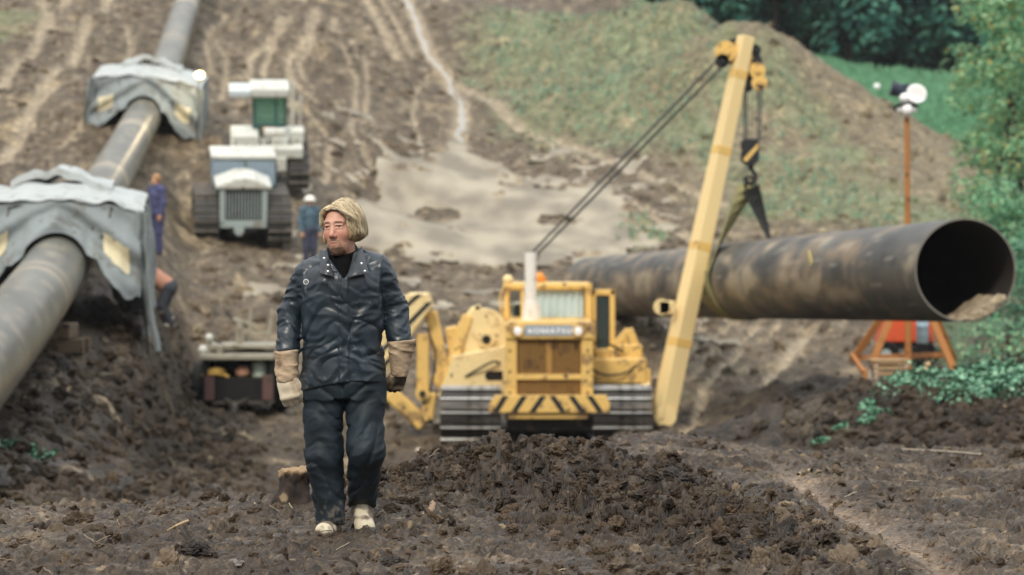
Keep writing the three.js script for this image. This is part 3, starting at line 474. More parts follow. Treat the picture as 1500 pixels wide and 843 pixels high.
  for (let k = 0; k < 2400; k++) {                  // separate strands over the mass, from the parting outwards
    const q = r(), side = r() < 0.74 ? 1 : -1, z0 = mix(0.075, -0.1, r()), start = V(-0.04 + 0.02 * (r() - 0.5), 0.145 - 2.5 * z0 * z0, z0), len = (side > 0 ? 0.3 : 0.19) * (0.5 + 0.6 * r()), n = 11, skip = r() * 0.12; let p = project(start), dir = V(side, 0.1, z0 > 0.04 ? 0.55 - 0.9 * r() : (r() - 0.5) * 0.7).normalize(); const P = [];
    for (let i = 0; i < n; i++) { if (i * len / n >= skip * 0.2) P.push(p.clone()); dir.y -= 0.16; dir.z += 0.12 * (r() - 0.5); dir.x += 0.1 * (r() - 0.5) + (i > 7 && side > 0 ? 0.12 : 0); dir.normalize(); p = project(p.clone().addScaledVector(dir, len / n)); }
    const tint = r(), c = mix3([0.3, 0.2, 0.1], [0.8, 0.7, 0.48], tint), w0 = 0.0011 + 0.0014 * r(), lift = 0.004 * r() + (r() < 0.3 ? 0.014 * r() : 0), b = sp.length / 3, cN = V(0, 0.04, -0.01);
    P.forEach((v, i) => { const nn = v.clone().sub(cN).normalize(), t = P[Math.min(i + 1, P.length - 1)].clone().sub(P[Math.max(i - 1, 0)]).normalize(), u = V(0, 0, 0).crossVectors(t, nn).normalize(), w = w0 * (1 - 0.75 * i / P.length), o = v.clone().addScaledVector(nn, lift * Math.sin(i / P.length * 3)); for (const s of [-1, 0, 1]) { const e = o.clone().addScaledVector(u, s * w).addScaledVector(nn, s === 0 ? w : 0); sp.push(e.x, e.y, e.z); sc.push(...c); } });
    for (let i = 0; i < P.length - 1; i++) for (const j of [0, 1]) { const a = b + i * 3 + j; si.push(a, a + 3, a + 4, a, a + 4, a + 1); }
  }
  const strands = new THREE.BufferGeometry(); strands.setAttribute('position', new THREE.Float32BufferAttribute(sp, 3)); strands.setAttribute('color', new THREE.Float32BufferAttribute(sc, 3)); strands.setIndex(si); strands.computeVertexNormals(); const hair2 = mergeGeometries([hair.toNonIndexed(), strands.toNonIndexed()]);
  hair2.applyMatrix4(M); mesh('hair', hair2, new THREE.MeshStandardMaterial({ vertexColors: true, roughness: 0.5, side: THREE.DoubleSide }), man);
}
const clothMat = (r, extra) => new THREE.MeshPhysicalMaterial({ vertexColors: true, roughness: r, ...extra });
{
  const g = meshField(jacketField, [-0.43, 0.76, -0.22], [0.43, 1.6, 0.22], 0.0065);
  paint(g, (x, y, z) => {
    const n = fbm(x * 4, y * 4, z * 4, 3), sp = noise(x * 55, y * 55, z * 55), spl = fbm(x * 3 + 5, y * 3, z * 3, 2);
    let c = mix3([0.006, 0.0115, 0.0175], [0.016, 0.0295, 0.042], clamp(0.5 + n));
    const spot = Math.exp(-(((x - 0.12) / 0.09) ** 2) - ((y - 1.2) / 0.1) ** 2) + 0.6 * sstep(0.95, 0.82, y); c = mix3(c, [0.12, 0.1, 0.08], sstep(0.62, 0.8, sp * 0.8 + 0.5 * spl + 0.5 * spot) * 0.6); return c;
  });
  mesh('jacket', g, clothMat(0.4, { clearcoat: 0.15, clearcoatRoughness: 0.3 }), man);
  const t = meshField(trouserField, [-0.27, 0.02, -0.3], [0.29, 0.98, 0.22], 0.0075);
  paint(t, (x, y, z) => { const n = fbm(x * 5, y * 4, z * 5, 3), sp = noise(x * 45, y * 45, z * 45); let c = mix3([0.006, 0.01, 0.0145], [0.015, 0.026, 0.036], clamp(0.5 + n)); c = mix3(c, [0.13, 0.11, 0.085], sstep(0.6, 0.9, sp * 0.8 + 0.6 * n + 0.55 * sstep(0.35, 0.05, y)) * 0.6); return c; });
  mesh('trousers', t, clothMat(0.62, { specularIntensity: 0.6 }), man);
  const nk = meshField((x, y, z) => { let d = capsule(x, y, z, [0.0, 1.36, 0.035], [0.012, 1.51, -0.01], 0.1, 0.075); d -= 0.007 * ridge2(x * 6, (y + 0.3 * x) * 26, z * 6); return smax(d, y - 1.53 - 0.15 * x + 0.22 * z, 0.012); }, [-0.14, 1.3, -0.13], [0.14, 1.62, 0.19], 0.006);
  mesh('sweater', nk, new THREE.MeshPhysicalMaterial({ color: new THREE.Color(0.005, 0.005, 0.006), roughness: 1, specularIntensity: 0.15 }), man);
}
const probe = (f, x, y, z0 = 0.25) => { let z = z0; for (let i = 0; i < 400 && f(x, y, z) > 0; i++) z -= 0.001; return z; };
const mpx = (px, py) => [(px - 500) / 272, (778 - py) / 272];
function flap(pts, out, th = 0.006) {               // a stiff collar leaf through four corners, lifted off the chest
  const n = 12, pos = [], idx = [];
  for (let side = 0; side < 2; side++) for (let j = 0; j <= n; j++) for (let i = 0; i <= n; i++) {
    const u = i / n, v = j / n, p = [0, 1, 2].map(k => mix(mix(pts[0][k], pts[1][k], u), mix(pts[3][k], pts[2][k], u), v));
    pos.push(p[0], p[1], p[2] + out * Math.sin(u * Math.PI) * Math.sin(v * Math.PI * 0.8) - side * th + 0.004 * noise(p[0] * 25, p[1] * 25, 4));
  }
  const m = (n + 1) * (n + 1);
  for (let j = 0; j < n; j++) for (let i = 0; i < n; i++) { const a = j * (n + 1) + i, b = a + 1, c = a + n + 1, e = c + 1; idx.push(a, b, e, a, e, c, a + m, e + m, b + m, a + m, c + m, e + m); }
  for (let i = 0; i < n; i++) for (const [a, b] of [[i, i + 1], [n * (n + 1) + i + 1, n * (n + 1) + i], [(i + 1) * (n + 1), i * (n + 1)], [i * (n + 1) + n, (i + 1) * (n + 1) + n]]) idx.push(a, a + m, b + m, a, b + m, b);
  const g = new THREE.BufferGeometry(); g.setAttribute('position', new THREE.Float32BufferAttribute(pos, 3)); g.setIndex(idx); g.computeVertexNormals(); return g;
}
{
  const cm = new THREE.MeshPhysicalMaterial({ color: new THREE.Color(0.01, 0.016, 0.021), roughness: 0.42, clearcoat: 0.12, clearcoatRoughness: 0.35, side: THREE.DoubleSide });
  const P = (px, py, z) => [...mpx(px, py), z];
  mesh('collar', flap([P(467, 357, -0.02), P(480, 359, 0.07), P(492, 397, 0.165), P(471, 391, 0.158)], 0.03), cm, man);
  mesh('collar', flap([P(519, 362, 0.08), P(530, 352, -0.02), P(542, 391, 0.152), P(510, 399, 0.168)], 0.03), cm, man);
  const snap = S(0xd9dadb, 0.25, { metalness: 0.6 });
  for (const [px, py, z] of [[477, 370, 0.138], [483, 380, 0.155], [483, 389, 0.166], [531.5, 377.5, 0.142], [536.5, 388.5, 0.158]]) { const [x, y] = mpx(px, py); mesh('snap_button', new THREE.SphereGeometry(0.0075, 14, 8).scale(1, 1, 0.5).translate(x, y, z + 0.008), snap, man); }
  const [bx0, by0] = mpx(450, 404), bz = probe(jacketField, bx0, by0);
  const badge = mesh('badge', disc([bx0, by0, bz + 0.004], 0.0155, 0.006, 'z', 24), S(0xcfd2d2, 0.4), man);
  mesh('emblem', new THREE.TorusGeometry(0.0075, 0.002, 8, 20).translate(bx0, by0, bz + 0.0075), S(0x15181c, 0.5), badge);
  mesh('emblem', rod([bx0 - 0.006, by0 - 0.006, bz + 0.0075], [bx0 + 0.006, by0 + 0.006, bz + 0.0075], 0.0018), S(0x15181c, 0.5), badge);
}
function gauntlet(top, bot, r0, r1, hand, seed, dirty) {  // work glove: stiff wrinkled cuff and a hand with bent fingers
  const g = meshField((x, y, z) => {
    const L = V(...bot).sub(V(...top)).length(), ay = (top[1] - y) / (top[1] - bot[1]); let d = capsule(x, y, z, top, bot, r0, r1);
    d -= 0.011 * (ridge2(x * 6 + seed, (y + 0.25 * x) * 19, z * 6) - 0.35) + 0.004 * (ridge2(x * 14, y * 40, z * 14 + seed) - 0.4);
    d = Math.max(d, y - top[1] - 0.1 * (x - top[0]), bot[1] - 0.025 - y);
    const inner = Math.max(capsule(x, y, z, top, bot, r0 - 0.012, r1 - 0.012), bot[1] + 0.04 - y); return smax(d, -inner, 0.003);
  }, [top[0] - 0.13, bot[1] - 0.08, Math.min(top[2], bot[2]) - 0.14], [top[0] + 0.13, top[1] + 0.07, Math.max(top[2], bot[2]) + 0.14], 0.005);
  paint(g, (x, y, z) => { const n = fbm(x * 9, y * 9, z * 9 + seed, 3), m = noise(x * 60, y * 60, z * 60); return mix3(mix3([0.31, 0.215, 0.135], [0.47, 0.36, 0.24], clamp(0.5 + n + 0.2 * m)), [0.13, 0.09, 0.06], sstep(0.3, 0.6, n * -1 + 0.3 * m) * 0.7); });
  const h = hand; paint(h, (x, y, z) => { const n = fbm(x * 14, y * 14, z * 14 + seed, 3); return dirty ? mix3([0.045, 0.034, 0.024], [0.36, 0.27, 0.18], sstep(-0.15, 0.3, n + (y > dirty ? 0.4 : 0))) : mix3([0.6, 0.52, 0.39], [0.3, 0.22, 0.14], sstep(0.0, 0.45, -n) * 0.8); });
  const gl = mesh('glove', mergeGeometries([g.toNonIndexed(), h.toNonIndexed()]), new THREE.MeshStandardMaterial({ vertexColors: true, roughness: 0.85 }), man); return gl;
}
{
  const h1 = handGeo([0.75, 1.1, 0.9, 0.5], 1.35, 0.0032); h1.scale(1.2, 1.12, 1.2); h1.rotateY(-0.25); h1.rotateZ(0.22); h1.rotateX(-0.15); h1.translate(-0.287, 0.845, 0.055);
  gauntlet([-0.296, 1.005, 0.02], [-0.289, 0.86, 0.045], 0.064, 0.058, h1, 3, 0);
  const h2 = handGeo([0.6, 1.0, 0.8, 0.5], 1.25, 0.0032); h2.scale(-1.02, 1.0, 1.0); { const ix = h2.index.array; for (let i = 0; i < ix.length; i += 3) { const t = ix[i]; ix[i] = ix[i + 1]; ix[i + 1] = t; } h2.computeVertexNormals(); }
  h2.rotateX(0.55); h2.rotateY(0.45); h2.translate(0.306, 0.872, -0.045);
  gauntlet([0.326, 1.058, -0.015], [0.31, 0.885, -0.04], 0.074, 0.05, h2, 8, 0.86);
}
{
  const mud = (x, y, z) => { const n = fbm(x * 14, y * 14, z * 14, 3); return mix3([0.56, 0.49, 0.36], [0.14, 0.105, 0.075], sstep(-0.12, 0.24, n + 0.5 * sstep(0.07, 0.01, y))); };
  const bm = new THREE.MeshStandardMaterial({ vertexColors: true, roughness: 0.75 });
  const bootL = meshField((x, y, z) => { let d = capsule(x, y, z, [-0.052, 0.05, -0.04], [-0.085, 0.04, 0.15], 0.045, 0.046); d = smin(d, capsule(x, y, z, [-0.052, 0.22, -0.02], [-0.052, 0.06, -0.01], 0.055, 0.05), 0.03); d -= 0.006 * ridge2(x * 16, y * 16, z * 22); return smax(d, -0.002 - y, 0.006); }, [-0.16, -0.02, -0.12], [0.03, 0.26, 0.22], 0.006);
  mesh('boot', paint(bootL, mud), bm, man);
  const bootR = meshField((x, y, z) => { let d = capsule(x, y, z, [0.1, 0.12, -0.16], [0.127, 0.042, -0.02], 0.05, 0.05); d = smin(d, capsule(x, y, z, [0.105, 0.28, -0.13], [0.1, 0.13, -0.15], 0.05, 0.05), 0.03); d -= 0.006 * ridge2(x * 16, y * 16, z * 22); return d; }, [0.0, -0.03, -0.26], [0.22, 0.32, 0.06], 0.006);
  mesh('boot', paint(bootR, (x, y, z) => mud(x, y + 0.03, z)), bm, man);
}

// ------------------------------------------------------------------ yellow pipelayer with its boom
const Y0 = [214, 176, 92], yellow = grimed([222, 184, 106], [150, 120, 78], 0.75, 3, 0.45), yellowPale = grimed([230, 206, 150], [192, 160, 108], 0.55, 13, 0.5), blackPaint = S(0x17191c, 0.6), darkSteel = grimed([46, 44, 42], [92, 80, 68], 0.7, 23, 0.55, { metalness: 0.3 }), shoeSteel = grimed([235, 235, 235], [170, 160, 150], 0.8, 33, 0.36, { metalness: 0.55, vertexColors: true }), whitePaint = grimed([226, 222, 214], [170, 158, 140], 0.4, 43, 0.5), ropeMat = S(0x4a4f52, 0.55, { metalness: 0.4 });
const glassDark = new THREE.MeshPhysicalMaterial({ color: 0xf6faf8, roughness: 0.06, transmission: 1, thickness: 0, ior: 1.5 });
const PL = thing('pipelayer', 'yellow crawler pipelayer with striped bumper, white exhaust and tall side boom', 'pipelayer', [0, 0, 0]);
{ const p = at(800, 645, 57.5); PL.position.set(p.x, level(p.x, 57.5) + 0.0, p.z); }
const K = (px, py) => [(px - 800) / 78, (645 - py) / 78];
const k3 = (px, py, z) => [...K(px, py), z];
const kp = a => a.map(([x, y]) => K(x, y));
const kb = (x0, x1, y0, y1, z0, z1, r) => { const [a, b] = K(x0, y1), [c, d] = K(x1, y0); return bx(a, c, b, d, z0, z1, r); };
function makeTrack(parent, cx, width, len, h, pitch, mats, zc = 0) {   // endless chain of shoes round two wheels
  const t = new THREE.Group(); t.name = 'track'; parent.add(t);
  const r = h / 2 - 0.05, straight = len - 2 * r - 0.1, L = 2 * straight + 2 * Math.PI * r, n = Math.round(L / pitch);
  const shoe = flat([paint(bx(-width / 2, width / 2, 0, 0.03, -pitch * 0.47, pitch * 0.47, 0.006), (x, y, z) => noise(x * 5, z * 9, 3) > 0.15 ? [.13, .11, .09] : [.05, .047, .044]), paint(bx(-width / 2, width / 2, 0.02, 0.085, -pitch * 0.4, -pitch * 0.4 + 0.03, 0.008), (x, y) => y > 0.06 ? mats.edge || (noise(x * 4.3, y * 3, width * 7) > -0.45 ? [.68, .68, .66] : [.24, .21, .18]) : [.1, .09, .08])]); boxUV(shoe);
  for (let i = 0; i < n; i++) {
    let s = i / n * L, z, y, a; if (s < straight) { z = -straight / 2 + s; y = r; a = 0; } else if (s < straight + Math.PI * r) { a = (s - straight) / r; z = straight / 2 + r * Math.sin(a); y = r * Math.cos(a); } else if (s < 2 * straight + Math.PI * r) { z = straight / 2 - (s - straight - Math.PI * r); y = -r; a = Math.PI; } else { a = Math.PI + (s - 2 * straight - Math.PI * r) / r; z = -straight / 2 + r * Math.sin(a); y = r * Math.cos(a); }
    const m = mesh('track_shoe', shoe, mats.shoe, t); m.position.set(cx, y + h / 2, z + zc); m.rotation.x = a;
  }
  for (const s of [-1, 1]) { const w = obj(s > 0 ? 'idler_wheel' : 'sprocket', [disc([cx, h / 2, zc + s * straight / 2], r - 0.03, width * 0.35, 'x', 24), disc([cx, h / 2, zc + s * straight / 2], r * 0.4, width * 0.5, 'x', 16)], mats.wheel, t); }
  obj('roller_frame', [bx(cx - width * 0.3, cx + width * 0.3, h * 0.28, h * 0.62, zc - straight / 2, zc + straight / 2, 0.03), ...[0, 1, 2, 3, 4].map(i => disc([cx, h * 0.24, zc - straight / 2 + straight * (i + 0.5) / 5], 0.11, width * 0.55, 'x', 14))], mats.wheel, t);
  return t;
}
{
  makeTrack(PL, (-1.98 - 0.82) / 2, 1.1, 3.7, 1.02, 0.24, { shoe: shoeSteel, wheel: darkSteel }, -0.35);
  makeTrack(PL, (0.83 + 1.93) / 2, 1.08, 3.7, 1.02, 0.24, { shoe: shoeSteel, wheel: darkSteel }, -0.35);
  obj('undercarriage', [kb(742, 862, 596, 628, -1.8, 1.0, 0.03), bx(-0.7, 0.7, 0.35, 1, -1.9, 0.6, 0.04)], darkSteel, PL);
  const bp = obj('bumper', [prism(kp([[726, 573], [884, 573], [890, 586], [888, 598], [718, 598], [717, 588]]), 1.46, 1.58, 0.015), kb(745, 858, 598, 607, 1.2, 1.5, 0.01)], yellow, PL);
  for (const [b, t] of [[727, 741], [753, 768], [779, 795], [823, 807], [850, 834], [876, 860]]) obj('hazard_stripe', prism(kp([[b - 4.5, 597], [b + 4.5, 597], [t + 4.5, 574], [t - 4.5, 574]]), 1.575, 1.586, 0.002), blackPaint, bp);
  const hood = obj('hood', [kb(748, 860, 494, 600, -0.5, 1.3, 0.03), kb(742, 757, 492, 598, 1.0, 1.42, 0.025), kb(849, 866, 492, 598, 1.0, 1.42, 0.025), kb(755, 851, 544, 552, 1.1, 1.41, 0.012), kb(755, 851, 574, 598, 1.0, 1.41, 0.01),
    prism([[-0.75, K(0, 494)[1]], [0.88, K(0, 494)[1]], [0.88, K(0, 474)[1]], [0.8, K(0, 468)[1]], [-0.68, K(0, 468)[1]], [-0.75, K(0, 474)[1]]], -0.5, 1.46, 0.03)], yellow, PL);
  const bars = []; for (let i = 0; i < 17; i++) { const x = mix(758.5, 847.5, i / 16); bars.push(kb(x - 1.2, x + 1.2, 496, 545, 1.31, 1.36, 0.006), kb(x - 1.2, x + 1.2, 551, 575, 1.31, 1.36, 0.006)); } bars.push(kb(800, 806, 496, 545, 1.31, 1.37, 0.006));
  obj('grille', bars, grimed([176, 132, 66], [110, 80, 44], 0.7, 53, 0.6), hood); obj('radiator_core', kb(757, 849, 496, 576, 1.26, 1.305, 0.004), S(0x3c2c18, 0.8), hood);
  const plate = obj('name_plate', kb(768, 838, 474, 489, 1.455, 1.475, 0.008), S(0x8b97a4, 0.4), hood);
  const font = await new FontLoader().loadAsync('fonts/droid/droid_sans_bold.typeface.json');
  const tg = new TextGeometry('KOMATSU', { font, size: 0.1, depth: 0.01, curveSegments: 4 }); tg.computeBoundingBox(); const bb = tg.boundingBox; tg.scale(0.8 / (bb.max.x - bb.min.x), 1, 1); tg.translate(-0.4 + (803 - 800) / 78, K(0, 486)[1], 1.472);
  obj('lettering', tg, S(0xf0efe9, 0.5), plate);
  for (const px of [758.5, 844.5]) { const [x, y] = K(px, 482), l = obj('headlight', new THREE.TorusGeometry(0.092, 0.022, 10, 28).translate(x, y, 1.48), yellow, PL); obj('lens', new THREE.SphereGeometry(0.088, 20, 12).scale(1, 1, 0.35).translate(x, y, 1.475), new THREE.MeshPhysicalMaterial({ color: 0xffffff, roughness: 0.25, clearcoat: 1 }), l); }
  const ex = obj('exhaust_pipe', [rod([...K(777, 445), 0.75], [...K(777, 370), 0.75], 0.115, 0.108, 24), rod([...K(778, 470), 0.75], [...K(778, 442), 0.75], 0.175, 0.15, 24)], whitePaint, PL); obj('pipe_mouth', disc([...K(777, 369.6), 0.75].map((v, i) => i === 1 ? v - 0.002 : v), 0.088, 0.012, 'y'), S(0x121212, 0.9), ex);
  const roof = [kb(737, 866, 415, 426, -2.1, -0.32, 0.05)];
  const cab = obj('cab', [...roof, kb(738, 746, 420, 480, -0.46, -0.34, 0.02), kb(858, 868, 415, 520, -0.46, -0.34, 0.02), kb(738, 748, 420, 500, -2.05, -1.93, 0.02), kb(856, 866, 420, 500, -2.05, -1.93, 0.02), kb(738, 866, 466, 560, -2.08, -0.4, 0.03), kb(763, 768, 424, 470, -0.44, -0.36, 0.01)], yellow, PL);
  obj('windscreen', kb(747, 857, 426, 468, -0.41, -0.4, 0.003), glassDark, cab);
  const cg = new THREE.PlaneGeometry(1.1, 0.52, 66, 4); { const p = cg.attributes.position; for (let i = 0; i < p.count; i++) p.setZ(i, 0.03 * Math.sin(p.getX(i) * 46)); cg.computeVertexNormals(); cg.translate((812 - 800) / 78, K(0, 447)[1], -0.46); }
  obj('curtain', cg, S(0xdfe6ee, 0.8, { side: THREE.DoubleSide }), cab);  // pale pleated panel added to imitate sky reflected in the windscreen
  obj('seat', [kb(752, 768, 448, 480, -1.2, -1.0, 0.05)], S(0x1d3a33, 0.8), cab);
  obj('beacon', [disc([...K(790, 411), -0.8], 0.15, 0.07, 'y', 18), new THREE.SphereGeometry(0.12, 16, 10).translate(...K(790, 409), -0.8)], S(0xd98a2b, 0.4), cab);
  obj('roof_lamp', [new THREE.SphereGeometry(0.1, 14, 10).translate(...K(744, 411), -0.4)], yellowPale, cab);
  const door = obj('door', [kb(868, 874, 425, 525, -0.5, -0.42, 0.02), kb(894, 902, 425, 525, -0.5, -0.42, 0.02), kb(868, 902, 425, 434, -0.5, -0.42, 0.02), kb(868, 902, 516, 526, -0.5, -0.42, 0.02)], yellow, PL);
  obj('door_glass', kb(873, 895, 433, 517, -0.47, -0.46, 0.003), new THREE.MeshPhysicalMaterial({ color: 0x2c3836, roughness: 0.08, clearcoat: 1 }), door);
  // winch side with its housing; dark discs paint the shade of its openings
  obj('winch_housing', [prism(kp([[642, 580], [656, 546], [664, 520], [690, 515], [742, 505], [744, 582]]), -1.2, 0.55, 0.03), disc([...K(708, 492), -0.3], 0.5, 1.2, 'z', 32), prism(kp([[662, 500], [672, 474], [690, 452], [702, 447], [709, 459], [735, 468], [742, 482], [742, 520], [690, 530]]), -0.9, 0.1, 0.03), disc([...K(713, 497), 0.33], 0.16, 0.06, 'z', 24), disc([...K(690, 470), 0.15], 0.12, 0.2, 'z', 18)], yellowPale, PL);
  const holeShade = S(0x1c120c, 0.9); obj('bore_shade', disc([...K(713, 497), 0.352], 0.085, 0.03), holeShade, PL); obj('slot', [disc([...K(718, 549), 0.54], 0.09, 0.03, 'z'), kb(718, 737, 542, 556, 0.532, 0.556, 0.01)], holeShade, PL); obj('bore_shade', disc([...K(700, 452), 0.1], 0.05, 0.04, 'z'), holeShade, PL);
  obj('hydraulic_strut', [bar(k3(686, 462, 0.25), k3(656, 550, 0.35), 0.2, 0.18, 0.03), bar(k3(662, 478, 0.2), k3(668, 520, 0.2), 0.24, 0.2, 0.04)], yellow, PL);
  const cw = obj('counterweight', prism(kp([[600, 430], [628, 430], [634, 449], [570, 540], [540, 548], [540, 470]]), -0.9, 0.75, 0.03), yellowPale, PL);
  for (const [a, b] of [[[552, 489], [617, 430.5]], [[553, 522], [631.5, 442]], [[556, 543], [600, 497]], [[541, 478], [592, 435]]]) { const dx = 4.6; obj('hazard_stripe', prism(kp([[a[0] - dx, a[1]], [a[0] + dx, a[1]], [b[0] + dx, b[1]], [b[0] - dx, b[1]]]), 0.745, 0.757, 0.002), blackPaint, cw); }
  obj('counterweight_arm', [bar(k3(621, 488, 0.5), k3(621, 572, 0.5), 0.23, 0.24, 0.03), bar(k3(632, 456, 0.3), k3(652, 552, 0.3), 0.24, 0.24, 0.03), bar(k3(640, 545, 0.3), k3(664, 575, 0.3), 0.3, 0.3, 0.04)], yellow, PL);
  obj('counterweight_arm', [bar(k3(572, 572, 0.6), k3(624, 620, 0.6), 0.3, 0.22, 0.05), bar(k3(632, 573, 0.55), k3(627, 618, 0.55), 0.24, 0.22, 0.04), disc(k3(621, 574, 0.6), 0.13, 0.3)], yellow, PL);
  obj('pivot_pin', disc(k3(633, 615, 0.68), 0.05, 0.08), darkSteel, PL); obj('pivot_pin', disc(k3(621, 574, 0.78), 0.06, 0.08), darkSteel, PL);
  // boom side
  obj('side_frame', [kb(862, 946, 524, 562, -0.7, 0.35, 0.05), kb(870, 900, 512, 526, -0.5, 0.2, 0.03), kb(905, 940, 505, 528, -0.4, 0.15, 0.03), bar(k3(893, 515, 0), k3(921, 484, 0), 0.14, 0.14, 0.02), bar(k3(921, 482, 0), k3(938, 526, 0), 0.15, 0.16, 0.02), bar(k3(920, 486, 0), k3(912, 520, 0), 0.08, 0.1, 0.02), kb(932, 952, 540, 610, -0.6, 0.3, 0.04)], yellow, PL);
  obj('hub', disc([...K(944, 580), 0.1], 0.34, 0.16, 'x', 28), yellowPale, PL);
  const turned = (g, c, a) => g.translate(-c[0], 0, -c[2]).rotateY(a).translate(c[0], 0, c[2]);
  const boomLeg = (z, w, d, tw) => { const A = k3(968, 612, z), B = k3(1091, 56, z * 0.25), L = V(...A).distanceTo(V(...B)), g = new RoundedBoxGeometry(w, L, d, 2, 0.015), p = g.attributes.position; for (let i = 0; i < p.count; i++) { const t = p.getY(i) / L + 0.5, f = 1 - 0.28 * t; p.setX(i, p.getX(i) * f); p.setZ(i, p.getZ(i) * f); } g.rotateY(tw); g.applyQuaternion(new THREE.Quaternion().setFromUnitVectors(V(0, 1, 0), V(...B).sub(V(...A)).normalize())); return g.translate((A[0] + B[0]) / 2, (A[1] + B[1]) / 2, (A[2] + B[2]) / 2); };
  const boom = obj('boom', [boomLeg(0.75, 0.325, 0.39, 0.42), boomLeg(-0.75, 0.3, 0.34, -0.3), disc(k3(971, 606, 0.75), 0.2, 0.4, 'z'), bar(k3(985, 560, 0.7), k3(985, 560, -0.7), 0.2, 0.2), bar(k3(1020, 400, 0.5), k3(1020, 400, -0.5), 0.16, 0.16)], S(0xe6cc93, 0.5), PL);
  for (const t of [0.2, 0.45, 0.7, 0.9]) { const A = V(...k3(968, 612, 0.75)), B = V(...k3(1091, 56, 0.19)), p = A.clone().lerp(B, t), q = A.clone().lerp(B, t + 0.022), f = 1 - 0.28 * t; const g = new RoundedBoxGeometry(0.337 * f, p.distanceTo(q), 0.402 * f, 2, 0.01); g.rotateY(0.42); g.applyQuaternion(new THREE.Quaternion().setFromUnitVectors(V(0, 1, 0), q.clone().sub(p).normalize())); obj('weld_plate', g.translate(p.x, p.y, p.z), yellow, boom); }
  obj('rail', tube([k3(739, 465, -0.3), k3(734, 455, -0.25), k3(734, 430, -0.25), k3(739, 420, -0.3)], 0.016, 20, 8), yellow, PL);
  for (const [pts, r] of [[[k3(742, 540, 0.3), k3(725, 528, 0.65), k3(700, 540, 0.62), k3(668, 560, 0.45)], 0.022], [[k3(866, 505, 0.2), k3(880, 500, 0.35), k3(900, 508, 0.3), k3(912, 515, 0.2)], 0.02], [[k3(866, 540, 0.35), k3(885, 548, 0.45), k3(915, 545, 0.42), k3(936, 530, 0.3)], 0.02], [[k3(628, 480, 0.66), k3(640, 520, 0.7), k3(634, 560, 0.7), k3(622, 590, 0.66)], 0.018]]) obj('hydraulic_hose', tube(pts, r, 24, 8), blackPaint, PL);
  for (const [px, py, z] of [[747, 510, 1.43], [747, 540, 1.43], [747, 570, 1.43], [858, 510, 1.43], [858, 540, 1.43], [858, 570, 1.43]]) obj('bolt', disc(k3(px, py, z), 0.022, 0.025, 'z', 8), darkSteel, hood);
  obj('boom_lug', [disc(k3(966, 449, 0.7), 0.15, 0.1, 'z'), kb(962, 985, 440, 460, 0.6, 0.75, 0.02)], yellowPale, boom);
  const sh = (px, py, r, z, m = yellow) => { const s = obj('sheave', [disc(k3(px, py, z), r, 0.07, 'z', 24), disc(k3(px, py, z + 0.06), r * 0.35, 0.12, 'z', 14)], m, boom); };
  sh(1061, 78, 0.2, 0.25); sh(1068, 84, 0.15, 0.05, blackPaint); sh(1056, 92, 0.13, 0.25, blackPaint); sh(1075, 70, 0.16, 0.0, darkSteel); sh(1103, 92, 0.15, 0.12, blackPaint); sh(1107, 106, 0.15, 0.25, yellow); sh(1100, 118, 0.16, 0.1, blackPaint); sh(1110, 124, 0.15, 0.28, yellow); sh(1092, 128, 0.12, 0.2, blackPaint); sh(1104, 76, 0.12, 0.1, blackPaint);
  obj('head_bracket', [bar(k3(1060, 84, 0.1), k3(1086, 66, 0.1), 0.12, 0.26), bar(k3(1092, 72, 0.12), k3(1109, 128, 0.12), 0.12, 0.2), bar(k3(1052, 96, 0.2), k3(1066, 72, 0.2), 0.1, 0.14)], yellow, boom);
  for (let i = 0; i < 4; i++) { const o = [-7, -4.6, 4.6, 7][i]; obj('wire_rope', rod(k3(1056 + o * 0.7, 92 + o * 0.75, 0.2 - i * 0.05), k3(784 + o * 0.45, 372 + o * 0.45, -0.9 - i * 0.08), 0.0125, 0.0125, 8), ropeMat, PL); }
  for (let i = 0; i < 2; i++) obj('wire_rope', rod(k3(784 + i * 8, 374, -1), k3(742 + i * 6, 452, -0.6), 0.015, 0.015, 8), ropeMat, PL);
  for (const [a, b, z] of [[1088, 1089, 0.15], [1091, 1092, 0.3], [1109, 1108, 0.2], [1113, 1111, 0.32]]) obj('wire_rope', rod(k3(a, 126, z), k3(b, 208, z), 0.016, 0.016, 8), ropeMat, PL);
}
// hook block hanging from the boom and the sling round the pipe
{
  const P0 = at(1099, 222, 57.3), hb = thing('hook_block', 'black and yellow hook block hanging on ropes below the boom head', 'hook block', P0), u = 1 / 78;
  obj('cheek_plate', [prism([[-13, -14], [-6, -20], [6, -20], [13, -12], [13, 14], [9, 18], [-9, 18], [-13, 14]].map(p => p.map(v => v * u)), 0.06, 0.1, 0.01), prism([[-13, -14], [-6, -20], [6, -20], [13, -12], [13, 14], [9, 18], [-9, 18], [-13, 14]].map(p => p.map(v => v * u)), -0.1, -0.06, 0.01)], blackPaint, hb);
  obj('sheave', disc([0, 0.02, 0], 0.17, 0.1), yellow, hb); obj('stripe', prism([[-11, -12], [-6, -16], [11, 4], [11, 12]].map(p => p.map(v => v * u)), 0.098, 0.108, 0.003), yellow, hb);
  obj('hook', [rod([0.01, -0.24, 0], [0.02, -0.34, 0], 0.06, 0.045), tube([[0.02, -0.32, 0], [0.09, -0.42, 0], [0.1, -0.52, 0], [0.02, -0.6, 0], [-0.07, -0.55, 0], [-0.1, -0.47, 0]], 0.042, 30, 10)], darkSteel, hb);
  const lg = obj('shackle', [tube([[-0.03, -0.45, 0.05], [-0.09, -0.62, 0.05], [-0.02, -0.8, 0.02], [0.06, -0.62, -0.05], [0.02, -0.45, -0.05]], 0.028, 30, 8)], darkSteel, hb);
}
